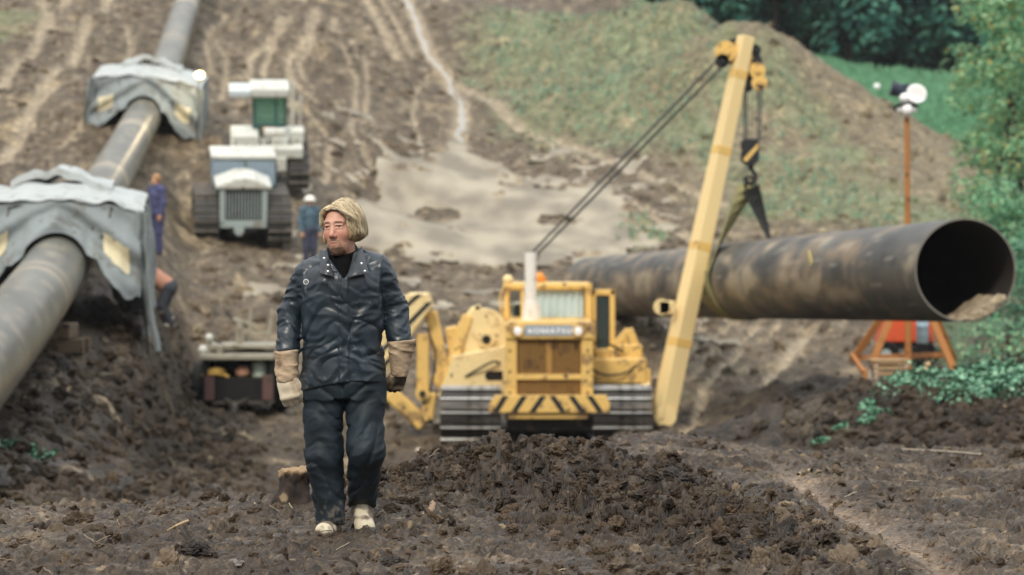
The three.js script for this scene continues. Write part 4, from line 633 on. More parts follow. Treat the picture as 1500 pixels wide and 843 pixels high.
const PIPE_A = at(1415, 396, 42), PIPE_B = at(866, 421, 75.5), PDIR = PIPE_B.clone().sub(PIPE_A), PLEN = PDIR.length(); PDIR.normalize();
function pipeGeo(path, r, segA, colour, wall = 0.022, endCap = true) {    // hollow pipe along a list of points, coloured by distance along it and angle
  const n = path.length, pos = [], col = [], idx = [], W = segA + 1, len = [0]; for (let i = 1; i < n; i++) len.push(len[i - 1] + path[i].distanceTo(path[i - 1]));
  const ring = (i, rr, shade) => { const t = path[Math.min(i + 1, n - 1)].clone().sub(path[Math.max(i - 1, 0)]).normalize(), R = V(0, 0, 0).crossVectors(t, V(0, 1, 0)).normalize(), U = V(0, 0, 0).crossVectors(R, t); for (let k = 0; k <= segA; k++) { const a = k / segA * Math.PI * 2, p = path[i].clone().addScaledVector(R, Math.cos(a) * rr).addScaledVector(U, Math.sin(a) * rr); pos.push(p.x, p.y, p.z); col.push(...colour(len[i], a, shade)); } };
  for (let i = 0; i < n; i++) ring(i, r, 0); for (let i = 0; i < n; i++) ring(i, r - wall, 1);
  const q = (a, b, c, d) => idx.push(a, b, c, a, c, d);
  for (let i = 0; i < n - 1; i++) for (let k = 0; k < segA; k++) { const a = i * W + k; q(a, a + 1, a + W + 1, a + W); const b = n * W + a; q(b, b + W, b + W + 1, b + 1); }
  ring(0, r, 2); ring(0, r - wall, 2); const e = 2 * n * W; for (let k = 0; k < segA; k++) q(e + k, e + W + k, e + W + k + 1, e + k + 1);
  const g = new THREE.BufferGeometry(); g.setAttribute('position', new THREE.Float32BufferAttribute(pos, 3)); g.setAttribute('color', new THREE.Float32BufferAttribute(col, 3)); g.setIndex(idx); g.computeVertexNormals(); return g;
}
{
  const p = thing('steel_pipe', 'huge dark stained steel pipe slung from the boom, open end facing the camera', 'pipe', PIPE_A);
  const path = span(0, PLEN, 200).map(s => PDIR.clone().multiplyScalar(s));
  const g = pipeGeo(path, 0.712, 96, (s, a, k) => {
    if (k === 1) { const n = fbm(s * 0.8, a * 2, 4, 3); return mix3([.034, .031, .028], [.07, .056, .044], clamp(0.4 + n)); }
    if (k === 2) return [.2, .18, .15];
    const ca = Math.cos(a), sa = Math.sin(a), n = fbm(s * 0.35, ca * 0.8, sa * 0.8 + 3, 4), f = fbm(s * 3.6, ca * 1.6, sa * 1.6 + 8, 5), m = fbm(s * 0.75, ca * 1.7, sa * 1.7, 5) + 0.25 * sstep(0.55, -0.1, sa) * sstep(-0.9, -0.3, sa) - 0.15, h = noise(s * 16, ca * 4, sa * 4);
    let c = mix3([.05, .052, .05], [.115, .105, .088], clamp(0.5 + n + 0.6 * f));
    c = mix3(c, [.23, .165, .1], sstep(-0.08, 0.28, m + 0.4 * f + 0.12) * 0.85 * sstep(1, 3, s));
    c = mix3(c, [.36, .3, .21], sstep(0.14, 0.42, m + 0.5 * n + 0.2 * h * f + 0.25 * Math.exp(-(((s - 11.3) / 1.6) ** 2))) * 0.75);
    c = mix3(c, [.02, .022, .024], sstep(0.25, 0.5, -m + 0.4 * f + 0.3 * Math.exp(-(((s - 13.6) / 0.9) ** 2))) * 0.8);
    c = mix3(c, [.12, .2, .21], sstep(0.4, 0.6, n + 0.6 * h * f) * 0.5);
    if (noise(s * 0.9, ca * 14, sa * 14) > 0.62) c = mix3(c, [.33, .3, .25], 0.5);
    if (Math.abs(s - 11.9) < 0.03 || Math.abs(s - 23.6) < 0.03) c = [.2, .17, .14];
    if (Math.abs(s - 4.5) < 0.06 || Math.abs(s - 16.6) < 0.05) c = [.03, .03, .03];
    return c.map(v => v * (1 + 0.12 * h + 0.1 * f));
  });
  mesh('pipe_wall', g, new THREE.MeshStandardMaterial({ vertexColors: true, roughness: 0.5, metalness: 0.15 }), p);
  const yel = PDIR.clone().multiplyScalar(6.6); obj('paint_mark', new THREE.SphereGeometry(1, 12, 8).scale(0.02, 0.1, 0.35).rotateX(0.3).translate(yel.x - 0.66, yel.y + 0.27, yel.z), S(0xb9a96a, 0.8), p);
}
{                                                   // dried mud lying inside the mouth of the pipe
  const g = meshField((x, y, z) => { const r = Math.hypot(x, y); let d = Math.max(r - 0.695, -(y + 0.42 + 0.28 * (x - 0.25) * -1 + 0.05 * noise(x * 9, z * 5, 2) + 0.08 * sstep(0.1, -0.3, x)) * -1); d = Math.max(r - 0.695, y + 0.66 - 0.3 * sstep(-0.05, 0.5, x) + 0.07 * noise(x * 8, z * 6, 2) + 0.25 * sstep(0.0, -0.4, x)); d = Math.max(d, z - 0.03 + 0.06 * noise(x * 12, y * 12, 5), -1.1 - z); return d; }, [-0.72, -0.75, -1.2], [0.72, -0.1, 0.15], 0.022);
  paint(g, (x, y, z) => { const n = fbm(x * 9, y * 9, z * 9, 3); return mix3([.22, .17, .115], [.42, .34, .23], clamp(0.5 + n)); });
  const o = mesh('mud_clump', g, new THREE.MeshStandardMaterial({ vertexColors: true, roughness: 0.95 })); o.position.copy(PIPE_A); o.lookAt(PIPE_A.clone().sub(PDIR)); tag(o, 'tan mud lying in the bottom of the open pipe mouth', 'mud');
}
{                                                   // flat webbing sling round the pipe, both legs meeting at the hook
  const s = thing('lifting_sling', 'olive webbing lifting sling looped round the dark pipe below the hook', 'sling', at(1099, 262, 57.3)), O = s.position, t0 = (57 - 42) / 33.5;
  const C = PIPE_A.clone().addScaledVector(PDIR, t0 * PLEN).sub(O), R = V(0, 0, 0).crossVectors(PDIR, V(0, 1, 0)).normalize().negate(), top = V(-0.02, -0.1, 0);
  if (R.x < 0) R.negate(); const U = V(0, 1, 0), rr = 0.735, w = 0.19;
  const strip = (pts, name, mat) => { const pos = [], idx = [], A = PDIR; pts.forEach((p, i) => { const q = pts[Math.min(i + 1, pts.length - 1)].clone().sub(pts[Math.max(i - 1, 0)]).normalize(), nrm = V(0, 0, 0).crossVectors(q, A).normalize(); for (const [a, b] of [[-w, 0.012], [w, 0.012], [w, -0.012], [-w, -0.012]]) { const v = p.clone().addScaledVector(A, a * (i < 8 ? i / 8 * 2.6 : 2.6)).addScaledVector(R, a * 0.95 * (i < 8 ? 1 - 0.75 * i / 8 : 0.25 * Math.max(0, 1 - (i - 8) / 4))).addScaledVector(nrm, b); pos.push(v.x, v.y, v.z); } }); for (let i = 0; i < pts.length - 1; i++) for (let k = 0; k < 4; k++) { const a = i * 4 + k, b = i * 4 + (k + 1) % 4; idx.push(a, b, b + 4, a, b + 4, a + 4); } const g = new THREE.BufferGeometry(); g.setAttribute('position', new THREE.Float32BufferAttribute(pos, 3)); g.setIndex(idx); const h = g.toNonIndexed(); h.computeVertexNormals(); obj(name, h, mat, s); };
  const ring = a => C.clone().addScaledVector(R, Math.cos(a) * rr).addScaledVector(U, Math.sin(a) * rr);
  const left = [], right = []; for (let i = 0; i < 8; i++) { left.push(top.clone().lerp(ring(Math.PI * 0.93), i / 8)); right.push(top.clone().lerp(ring(Math.PI * 0.07), i / 8)); } for (let i = 0; i <= 14; i++) { left.push(ring(Math.PI * mix(0.93, 1.5, i / 14))); right.push(ring(-Math.PI * mix(-0.07, 0.5, i / 14))); }
  strip(left, 'sling_leg', grimed([142, 136, 92], [100, 92, 64], 0.7, 63, 0.9)); strip(right, 'sling_leg', S(0x14140f, 0.9));  // right leg coloured near black to paint its shaded side
}

// ------------------------------------------------------------------ pipeline on the left with its two welding shelters
const LINE = [[-5.3, 23, -2.5], [-6.0, 32, -1.78], [-7.07, 45.5, -0.78], [-8.6, 63, 0.82], [-9.9, 79, 2.54], [-11.0, 97, 5.45], [-12.2, 114, 8.6], [-14.4, 148, 15.2]].map(([x, d, h]) => V(x, EYE + h, -d));
const LCURVE = new THREE.CatmullRomCurve3(LINE);
const lineAt = d => { let lo = 0, hi = 1; for (let i = 0; i < 40; i++) { const m = (lo + hi) / 2; if (-LCURVE.getPoint(m).z < d) lo = m; else hi = m; } return LCURVE.getPoint(lo); };
{
  const o = lineAt(46), p = thing('pipeline', 'long grey welded pipeline running up the slope on the left', 'pipeline', o), path = span(0, 1, 260).map(t => LCURVE.getPoint(t).sub(o));
  mesh('pipe_wall', pipeGeo(path, 0.5, 64, (s, a) => {
    const ca = Math.cos(a), sa = Math.sin(a), n = fbm(s * 0.3, ca, sa, 4), f = fbm(s * 2.2, ca * 1.5, sa * 1.5, 4), h = noise(s * 5, ca * 5, sa * 5), wrap = Math.sin(s * 5 + a) > 0.93 ? 1 : 0;
    let c = mix3([.07, .067, .052], [.165, .158, .128], clamp(0.5 + n + 0.5 * f)); c = mix3(c, [.055, .055, .048], wrap * 0.25);
    c = mix3(c, [.3, .25, .16], sstep(0.12, 0.4, f - n * 0.4) * 0.5);
    for (const b of [22.6, 33.9, 45.6, 58.2, 69.5, 81.5, 93]) { const q = Math.abs(s - b); c = mix3(c, [.36, .3, .2], sstep(0.8, 0.35, q) * 0.8); if (q < 0.05) c = [.12, .1, .08]; }
    return c.map(v => v * (1 + 0.1 * h));
  }), new THREE.MeshStandardMaterial({ vertexColors: true, roughness: 0.34 }), p);
}
const tarpMat = grimed([132, 140, 141], [104, 103, 96], 0.6, 73, 0.75, { side: THREE.DoubleSide }), tarpLit = grimed([170, 175, 174], [132, 132, 124], 0.35, 83, 0.75, { side: THREE.DoubleSide }), patchMat = grimed([212, 202, 170], [188, 174, 140], 0.4, 93, 0.8, { side: THREE.DoubleSide });  // roof canvas is a paler copy, painting the light on top
function cloth(fn, nu, nv, skip) {                  // a sheet of canvas fn(u, v), two faces 12 mm apart
  const pos = [], idx = [], W = nu + 1; const P = []; for (let j = 0; j <= nv; j++) for (let i = 0; i <= nu; i++) P.push(V(...fn(i / nu, j / nv)));
  for (const p of P) pos.push(p.x, p.y, p.z);
  for (let j = 0; j < nv; j++) for (let i = 0; i < nu; i++) { if (skip && skip(i / nu, j / nv)) continue; const a = j * W + i; idx.push(a, a + 1, a + W + 1, a, a + W + 1, a + W); }
  const g = new THREE.BufferGeometry(); g.setAttribute('position', new THREE.Float32BufferAttribute(pos, 3)); g.setIndex(idx); g.computeVertexNormals();
  const b = g.clone(), n = g.attributes.normal, q = b.attributes.position; for (let i = 0; i < q.count; i++) q.setXYZ(i, q.getX(i) - n.getX(i) * 0.012, q.getY(i) - n.getY(i) * 0.012, q.getZ(i) - n.getZ(i) * 0.012);
  return [g, b];
}
function shelter(d, label, depth, hw, roll, seed) {
  const A = lineAt(d), B = lineAt(d + 1), dir = B.clone().sub(A).normalize(), s = thing('welding_shelter', label, 'shelter', A);
  s.rotation.set(0, Math.atan2(-dir.x, -dir.z), roll, 'YXZ'); s.rotateX(Math.asin(dir.y) * 0.9);   // local -z runs up the pipe
  const nz = (x, y, z) => 0.08 * fbm(x * 1.6 + seed, y * 1.6, z * 1.6, 3) + 0.05 * (ridge2(x * 1.3 + seed, y * 0.5, z * 1.1) - 0.5);
  const topY = u => 1.1 - 0.2 * Math.abs(u) ** 2.2 + 0.06 * noise(u * 3, seed, 1);
  const hem = x => { const a = Math.abs(x); const arch = a < 0.54 ? Math.sqrt(0.55 * 0.55 - a * a) + 0.03 : 0.1; return a < 0.5 ? Math.max(arch, 0.2) : mix(0.2, x > 0 ? -0.5 : -0.38, sstep(0.48, 1.25, a)) + 0.08 * noise(x * 4, seed, 8) + 0.06 * noise(x * 11, seed, 4); };
  const frontFn = (off = 0) => (u, v) => { const x = mix(-hw, hw, u), y0 = topY(x / hw), y1 = hem(x), y = mix(y0, y1, v), sag = 0.5 * v * v + 0.1 * Math.sin(v * 3) ; const dr = 0.13 * Math.sin(x * 4.2 + seed + 2 * v) * v + 0.1 * Math.sin((y + Math.abs(x) * 0.8) * 9 + seed) * sstep(0, 0.4, v) * sstep(1, 0.6, v); return [x + 0.03 * noise(y * 4, seed, 3), y, sag * 0.7 + dr + nz(x, y, 0) + off]; };
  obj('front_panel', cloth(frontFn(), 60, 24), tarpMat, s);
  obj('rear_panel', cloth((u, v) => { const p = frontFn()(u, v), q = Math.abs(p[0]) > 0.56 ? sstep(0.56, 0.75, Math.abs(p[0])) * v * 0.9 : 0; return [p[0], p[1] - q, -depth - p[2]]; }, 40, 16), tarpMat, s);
  const roofY = (x, z) => topY(x / hw) + 0.2 * Math.sin(Math.PI * clamp(-z / depth)) * (1 - 0.5 * Math.abs(x / hw)) + nz(x, 5, z) * 1.3;
  obj('roof_canvas', cloth((u, v) => { const x = mix(-hw - 0.04, hw + 0.04, u), z = mix(0.05, -depth, v); return [x, roofY(x, z), z]; }, 50, 40, (u, v) => Math.abs(u - 0.5) < 0.2 && v > 0.5 && v < 0.85), tarpLit, s);
  obj('roof_flap', cloth((u, v) => { const x = mix(-0.85, 0.85, u), z = mix(-depth * 0.42, -depth * 0.95, v), pk = 1 - Math.abs(u - 0.45) / 0.55; return [x, roofY(x, z) + 0.05 + 0.22 * pk * (1 - 0.75 * v) + 0.09 * noise(x * 3, z * 2, seed), z]; }, 30, 16), tarpLit, s);
  obj('flap_edge', cloth((u, v) => { const x = mix(-0.85, 0.85, u), z = -depth * 0.42, pk = 1 - Math.abs(u - 0.45) / 0.55; return [x, roofY(x, z) + 0.05 + 0.22 * pk + 0.09 * noise(x * 3, z * 2, seed) - 0.13 * v, z + 0.02 + 0.03 * v]; }, 30, 3), tarpLit, s);
  for (const q of [-1, 1]) {
    const low = q > 0 ? -1.15 : -1.0;
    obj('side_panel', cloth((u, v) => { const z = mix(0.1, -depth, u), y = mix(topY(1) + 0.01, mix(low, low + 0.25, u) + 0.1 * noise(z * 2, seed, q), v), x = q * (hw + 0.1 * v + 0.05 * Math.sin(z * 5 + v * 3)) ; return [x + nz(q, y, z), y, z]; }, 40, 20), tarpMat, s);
    obj('tarp_strip', cloth((u, v) => { const y = mix(topY(1), low - 0.25, v), w = mix(0.2, 0.1, v); return [q * (hw + 0.02 + 0.26 * v * v) + (u - 0.5) * w + 0.03 * noise(v * 6, seed, q), y, 0.12 + 0.05 * Math.sin(u * 7 + v * 4)]; }, 8, 24), tarpMat, s);
    for (const z of [0.06, -depth + 0.05]) obj('corner_pole', rod([q * (hw - 0.03), topY(1) - 0.03, z], [q * (hw + 0.12), low - 0.3, z], 0.025, 0.025, 8), darkSteel, s);
    obj('window_patch', cloth((u, v) => { const x0 = q * hw * 0.72, xx = x0 + (u - 0.5) * 0.42, U = (xx + hw) / (2 * hw), p = frontFn(0.02)(U, 0.42 + 0.3 * v); return p; }, 8, 8), patchMat, s);
  }
  for (const z of [0, -depth * 0.5, -depth]) obj('roof_bar', tube([[-hw, topY(1) - 0.05, z], [0, 1.05, z], [hw, topY(1) - 0.05, z]], 0.022, 20, 6), darkSteel, s);
  return s;
}
shelter(50.6, 'nearer grey tarpaulin shelter draped over the pipeline, at the left edge', 3.7, 1.38, 0.0, 2);
const FAR_SHELTER = shelter(86.5, 'farther grey tarpaulin shelter higher up the pipeline with a lamp on its corner', 3.7, 1.5, -0.1, 9);
{                                                   // work lamp glowing on the corner of the far shelter
  const p = at(292, 110, 86), l = thing('work_lamp', 'small glowing work lamp on the corner of the farther shelter', 'lamp', p);
  obj('lamp_body', [disc([0, 0, -0.1], 0.13, 0.2), rod([0, -0.1, -0.15], [-0.1, -0.5, -0.2], 0.02)], darkSteel, l);
  obj('lens', new THREE.SphereGeometry(0.13, 16, 10).scale(1.1, 0.8, 0.5), new THREE.MeshStandardMaterial({ color: 0xfff1c8, emissive: 0xffe9b0, emissiveIntensity: 1.4 }), l);
  const pl = new THREE.PointLight(0xffe6b8, 3, 0, 2); pl.position.set(0, 0, 0.25); pl.castShadow = true; pl.shadow.radius = 5; l.add(pl);
}
// sleepers under the pipe and skids
for (const [d, lb] of [[46.8, 'timber skid stack under the pipeline in front of the nearer shelter'], [72, 'timber skid stack under the pipeline between the two shelters']]) {
  const p = lineAt(d), y = level(p.x, d), s = thing('timber_stack', lb, 'timber', [p.x, y - 0.08, -d]), h = p.y - 0.51 - y + 0.08, n = Math.max(2, Math.round(h / 0.2));
  for (let i = 0; i < n; i++) for (const q of [-1, 1]) obj('beam', i % 2 ? bx(q * 0.4 - 0.1, q * 0.4 + 0.1, h * i / n + 0.004, h * (i + 1) / n, -0.5, 0.5, 0.02) : bx(-0.7, 0.7, h * i / n + 0.004, h * (i + 1) / n, q * 0.35 - 0.1, q * 0.35 + 0.1, 0.02), grimed([96, 82, 64], [60, 50, 40], 0.8, 103, 0.9), s);
}

// ------------------------------------------------------------------ crawler tractors on the slope, trailer, floodlight mast
const tractorGrey = grimed([158, 171, 169], [128, 122, 108], 0.55, 113, 0.55), tractorPale = grimed([198, 199, 190], [140, 130, 112], 0.6, 123, 0.55), tractorBlue = grimed([96, 124, 132], [110, 104, 92], 0.45, 133, 0.55), boxPale = grimed([142, 160, 174], [140, 138, 130], 0.4, 143, 0.5), tealDark = grimed([52, 92, 88], [86, 88, 76], 0.4, 153, 0.5), muddySteel = grimed([62, 56, 50], [96, 82, 66], 0.9, 163, 0.7), muddyShoe = grimed([235, 235, 235], [150, 140, 125], 0.8, 163, 0.6, { vertexColors: true }), black = S(0x0e0e0e, 0.85);
function slopeAt(x, d, len = 2) { return Math.atan2(level(x, d + len) - level(x, d - len), 2 * len); }
{
  const X = (353 - 750) / 57.2, D = 78.7, T = thing('crawler_tractor', 'grey crawler tractor with white bonnet and boxy body facing down the slope', 'tractor', [X, level(X, D) - 0.02, -D]);
  T.rotation.set(slopeAt(X, D) * 0.9, 0.13, 0, 'YXZ'); const u = 1 / 57;
  for (const [cx] of [[-0.93], [0.93]]) makeTrack(T, cx, 0.6, 3.2, 1.08, 0.22, { shoe: muddyShoe, wheel: muddySteel, edge: [.2, .18, .15] }, -0.3);
  obj('chassis', [bx(-0.58, 0.58, 0.42, 0.9, -1.9, 0.9, 0.05), bx(-0.35, 0.35, 0.3, 0.46, 0.8, 1.3, 0.03)], black, T);
  obj('tow_hook', [disc([-0.12, 0.42, 1.4], 0.13, 0.08, 'z', 20), bx(-0.2, -0.04, 0.25, 0.5, 1.3, 1.38, 0.02)], tractorGrey, T);
  const hood = obj('bonnet', [bx(-0.52, 0.52, 0.6, 1.5, -0.6, 1.15, 0.04), bx(-0.6, 0.6, 0.44, 0.62, 1.0, 1.24, 0.02), bx(-0.6, -0.46, 0.5, 1.45, 1.0, 1.24, 0.02), bx(0.46, 0.6, 0.55, 1.45, 1.0, 1.24, 0.02)], tractorGrey, T);
  obj('bonnet_cap', [prism([[-0.7, 1.43], [0.7, 1.43], [0.7, 1.53], [0.52, 1.6], [0.3, 1.7], [0.05, 1.74], [-0.2, 1.72], [-0.5, 1.6], [-0.7, 1.53]], -0.4, 1.3, 0.06)], tractorPale, hood);
  const bars = []; for (let i = 0; i < 11; i++) bars.push(bx(-0.4 + i * 0.08 - 0.014, -0.4 + i * 0.08 + 0.014, 0.66, 1.4, 1.16, 1.2, 0.006)); obj('grille', bars, tractorGrey, hood); obj('radiator_core', bx(-0.46, 0.46, 0.63, 1.43, 1.13, 1.155, 0.004), S(0x30363a, 0.8), hood);
  const box = obj('body_box', [bx(-0.72, 0.9, 1.22, 1.92, -2.5, -0.75, 0.05)], boxPale, T);
  obj('box_side', bx(0.9, 0.93, 0.75, 1.88, -2.45, -0.82, 0.01), tealDark, box); obj('side_panel', bx(0.925, 0.94, 1.2, 1.75, -2.2, -1.2, 0.006), tractorBlue, box);
  obj('box_roof', bx(-0.76, 0.93, 1.9, 2.02, -2.55, -0.7, 0.06), tractorPale, box); obj('seam', bx(0.1, 0.14, 1.24, 1.9, -0.755, -0.738, 0.004), tealDark, box);
  obj('bulkhead', bx(-0.7, 0.88, 0.9, 1.22, -1.6, -0.72, 0.03), tealDark, T);
  obj('fender', [bx(-1.2, -0.62, 1.12, 1.16, -1.7, 0.4, 0.02), bx(0.62, 1.2, 1.12, 1.16, -1.7, 0.4, 0.02)], muddySteel, T);
}
{
  const X = (386 - 750) / 53, D = 84.8, T = thing('crawler_tractor', 'pale machine with green glazed cab standing uphill behind the boxy tractor', 'tractor', [X, level(X, D) - 0.05, -D]);
  T.rotation.set(slopeAt(X, D) * 0.9, 0.1, 0, 'YXZ');
  for (const cx of [-0.85, 0.95]) makeTrack(T, cx, 0.55, 3, 1.0, 0.25, { shoe: muddyShoe, wheel: muddySteel, edge: [.2, .18, .15] }, -0.2);
  obj('deck', [bx(-0.9, 1.05, 0.9, 1.2, -1.6, 1.3, 0.05), bx(-0.5, 0.6, 0.55, 0.95, -1.6, 1.35, 0.05)], tractorPale, T);
  obj('machinery', [bx(-0.85, -0.15, 1.15, 1.5, 0.2, 1.1, 0.06), bx(0.2, 0.65, 1.15, 1.42, 0.3, 1.0, 0.05), bx(0.7, 1.1, 1.2, 1.55, 0.0, 0.7, 0.06), disc([0.3, 1.5, 0.8], 0.16, 0.6, 'x', 16)], tractorPale, T);
  obj('valve_block', bx(-0.05, 0.3, 1.42, 1.62, 0.5, 0.8, 0.03), S(0x9a6a48, 0.7), T);
  const cab = obj('cab', [bx(-0.3, -0.22, 1.2, 2.35, -0.1, 0, 0.02), bx(0.56, 0.64, 1.2, 2.35, -0.1, 0, 0.02), bx(-0.3, -0.22, 1.2, 2.35, -1.1, -1.0, 0.02), bx(0.56, 0.64, 1.2, 2.35, -1.1, -1.0, 0.02), bx(-0.3, 0.64, 1.2, 1.6, -1.1, -0.02, 0.02), bx(0.3, 0.36, 1.6, 2.3, -0.08, -0.02, 0.01)], tealDark, T);
  obj('cab_roof', [bx(-0.38, 0.72, 2.34, 2.6, -1.2, 0.12, 0.07)], tractorPale, cab);
  for (const [a, b] of [[-0.22, 0.3], [0.36, 0.56]]) obj('cab_window', bx(a, b, 1.6, 2.33, -0.06, -0.05, 0.002), new THREE.MeshPhysicalMaterial({ color: 0xbfe0d0, roughness: 0.1, transmission: 0.85, thickness: 0 }), cab);
  obj('rear_window', bx(-0.22, 0.56, 1.6, 2.33, -1.06, -1.05, 0.002), new THREE.MeshPhysicalMaterial({ color: 0xbfe0d0, roughness: 0.1, transmission: 0.85, thickness: 0 }), cab);
  obj('awning', bx(-0.95, -0.36, 2.36, 2.56, -0.9, 0.2, 0.05), grimed([196, 204, 208], [160, 160, 150], 0.4, 144, 0.6), cab);
  obj('exhaust', [rod([0.78, 1.5, 0.2], [0.8, 2.8, 0.2], 0.05), rod([1.0, 1.5, -0.3], [1.02, 2.3, -0.3], 0.04)], tractorPale, T);
}
{                                                   // small two-wheeled equipment trailer, open at the front
  const P = at(342, 600, 59), T = thing('equipment_trailer', 'dark two-wheeled equipment trailer with cream deck left of the walking man', 'trailer', [P.x, level(P.x, 59) - 0.02, P.z], 0.05), u = 1 / 76.3;
  const k = (px, py) => [(px - 342) * u, (600 - py) * u], b = (x0, x1, y0, y1, z0, z1, r) => { const [a, e] = k(x0, y1), [c, f] = k(x1, y0); return bx(a, c, e, f, z0, z1, r); };
  const cream = grimed([150, 146, 130], [116, 106, 88], 0.7, 173, 0.6), maroon = grimed([94, 66, 62], [70, 58, 48], 0.6, 183, 0.7);
  obj('deck', [b(292, 402, 513, 522, -1.9, 0.15, 0.03), b(300, 402, 500, 506, -1.9, -0.3, 0.02), b(318, 326, 500, 522, -0.6, 0.1, 0.02)], cream, T);
  obj('body_panel', [b(300, 398, 548, 582, -1.8, -0.05, 0.03), b(298, 304, 520, 582, -1.8, 0.05, 0.02), b(394, 402, 520, 582, -1.8, 0.05, 0.02), b(298, 402, 520, 560, -1.9, -1.75, 0.02)], black, T);
  obj('fender', [b(299, 314, 546, 581, -0.03, 0.1, 0.02)], maroon, T); obj('fender', [b(384, 400, 544, 581, -0.03, 0.1, 0.02)], maroon, T);
  for (const [px, s] of [[289, -1], [411, 1]]) { const [x] = k(px, 0), w = obj('wheel', [new THREE.TorusGeometry(0.36, 0.13, 12, 32).rotateY(Math.PI / 2).translate(x, 0.47, -0.7), disc([x, 0.47, -0.7], 0.33, 0.2, 'x', 24)], S(0x191919, 0.85), T); obj('rim', disc([x + s * 0.105, 0.47, -0.7], 0.2, 0.03, 'x', 20), muddySteel, w); const w2 = obj('wheel', [new THREE.TorusGeometry(0.36, 0.13, 12, 32).rotateY(Math.PI / 2).translate(x, 0.47, -1.6), disc([x, 0.47, -1.6], 0.33, 0.2, 'x', 24)], S(0x191919, 0.85), T); obj('rim', disc([x + s * 0.105, 0.47, -1.6], 0.2, 0.03, 'x', 20), muddySteel, w2); }
  obj('axle', [rod([...k(290, 566), -0.7], [...k(410, 566), -0.7], 0.06)], muddySteel, T);
  obj('bumper_bar', [b(310, 392, 582, 588, -0.1, 0.05, 0.02)], muddySteel, T);
  obj('drawbar', [bar([...k(330, 580), 0], [...k(345, 586), 0.7], 0.07, 0.07), bar([...k(362, 580), 0], [...k(346, 586), 0.7], 0.07, 0.07), bar([...k(346, 584), 0.65], [0.04, 0.05, 1.0], 0.07, 0.07), new THREE.TorusGeometry(0.07, 0.025, 8, 18).translate(0.04, 0.1, 1.06)], muddySteel, T);
  obj('drawbar_ring', new THREE.SphereGeometry(0.06, 12, 8).translate(-0.04, -0.02, 1.15), tractorPale, T);
  obj('mast_frame', [bar([...k(361, 498), -1.2], [...k(364, 450), -1.2], 0.05, 0.05), bar([...k(390, 498), -1.2], [...k(396, 450), -1.2], 0.06, 0.06), bar([...k(360, 485), -1.2], [...k(394, 485), -1.2], 0.05, 0.05), bar([...k(363, 478), -1.2], [...k(378, 478), -1.2], 0.03, 0.05)], cream, T);
  obj('post', [rod([...k(348, 502), -0.9], [...k(348, 466), -0.9], 0.085, 0.07)], cream, T);
  for (const [px, py, r] of [[296, 508, 0.1], [305, 490, 0.08]]) obj('cap', [new THREE.SphereGeometry(r, 14, 10).translate(...k(px, py), -0.3), rod([...k(px, py + 2), -0.3], [...k(px + 3, py + 14), -0.5], 0.05)], tractorPale, T);
  obj('lever', [bar([...k(310, 494), -0.7], [...k(330, 504), -0.6], 0.05, 0.05), bar([...k(326, 506), -0.5], [...k(400, 512), -1.2], 0.04, 0.05)], muddySteel, T);
  const put = (px, py, z) => T.localToWorld(V(...k(px, py), z)); T.updateMatrixWorld();
  const h = thing('hose_coil', 'yellow coiled hose lying in the open front of the trailer', 'hose', put(315, 546, -0.18)); obj('coil', [0, 1, 2].map(i => new THREE.TorusGeometry(0.2 - i * 0.02, 0.03, 8, 28).rotateX(Math.PI / 2 - 0.25).translate(-0.05 + i * 0.03, i * 0.05, 0)), S(0xc9a656, 0.7), h); obj('loose_end', tube([[0.1, 0, 0.05], [0.2, 0.02, 0.1], [0.26, -0.02, 0.1]], 0.03, 12, 8), S(0xc9a656, 0.7), h);
  const rb = thing('rag_bundle', 'pinkish rag bundle between hose and canister in the trailer', 'rag', put(354, 540, -0.2)); mesh('cloth', meshField((x, y, z) => ell(x, y, z, [0, 0, 0], [0.13, 0.1, 0.11]) - 0.02 * ridge2(x * 12, y * 12, z * 12), [-0.18, -0.16, -0.18], [0.18, 0.16, 0.18], 0.015), S(0xc9977c, 0.9), rb);
  const cn = thing('canister', 'pale green round canister standing in the open trailer', 'canister', put(379, 549, -0.25)); obj('shell', new THREE.LatheGeometry([[0, 0], [0.13, 0], [0.15, 0.04], [0.15, 0.24], [0.12, 0.32], [0.05, 0.36], [0, 0.36]].map(p => new THREE.Vector2(...p)), 24), S(0xb5c2b2, 0.5), cn); obj('cap', disc([0, 0.375, 0], 0.04, 0.03, 'y'), S(0x6a746a, 0.6), cn);
}
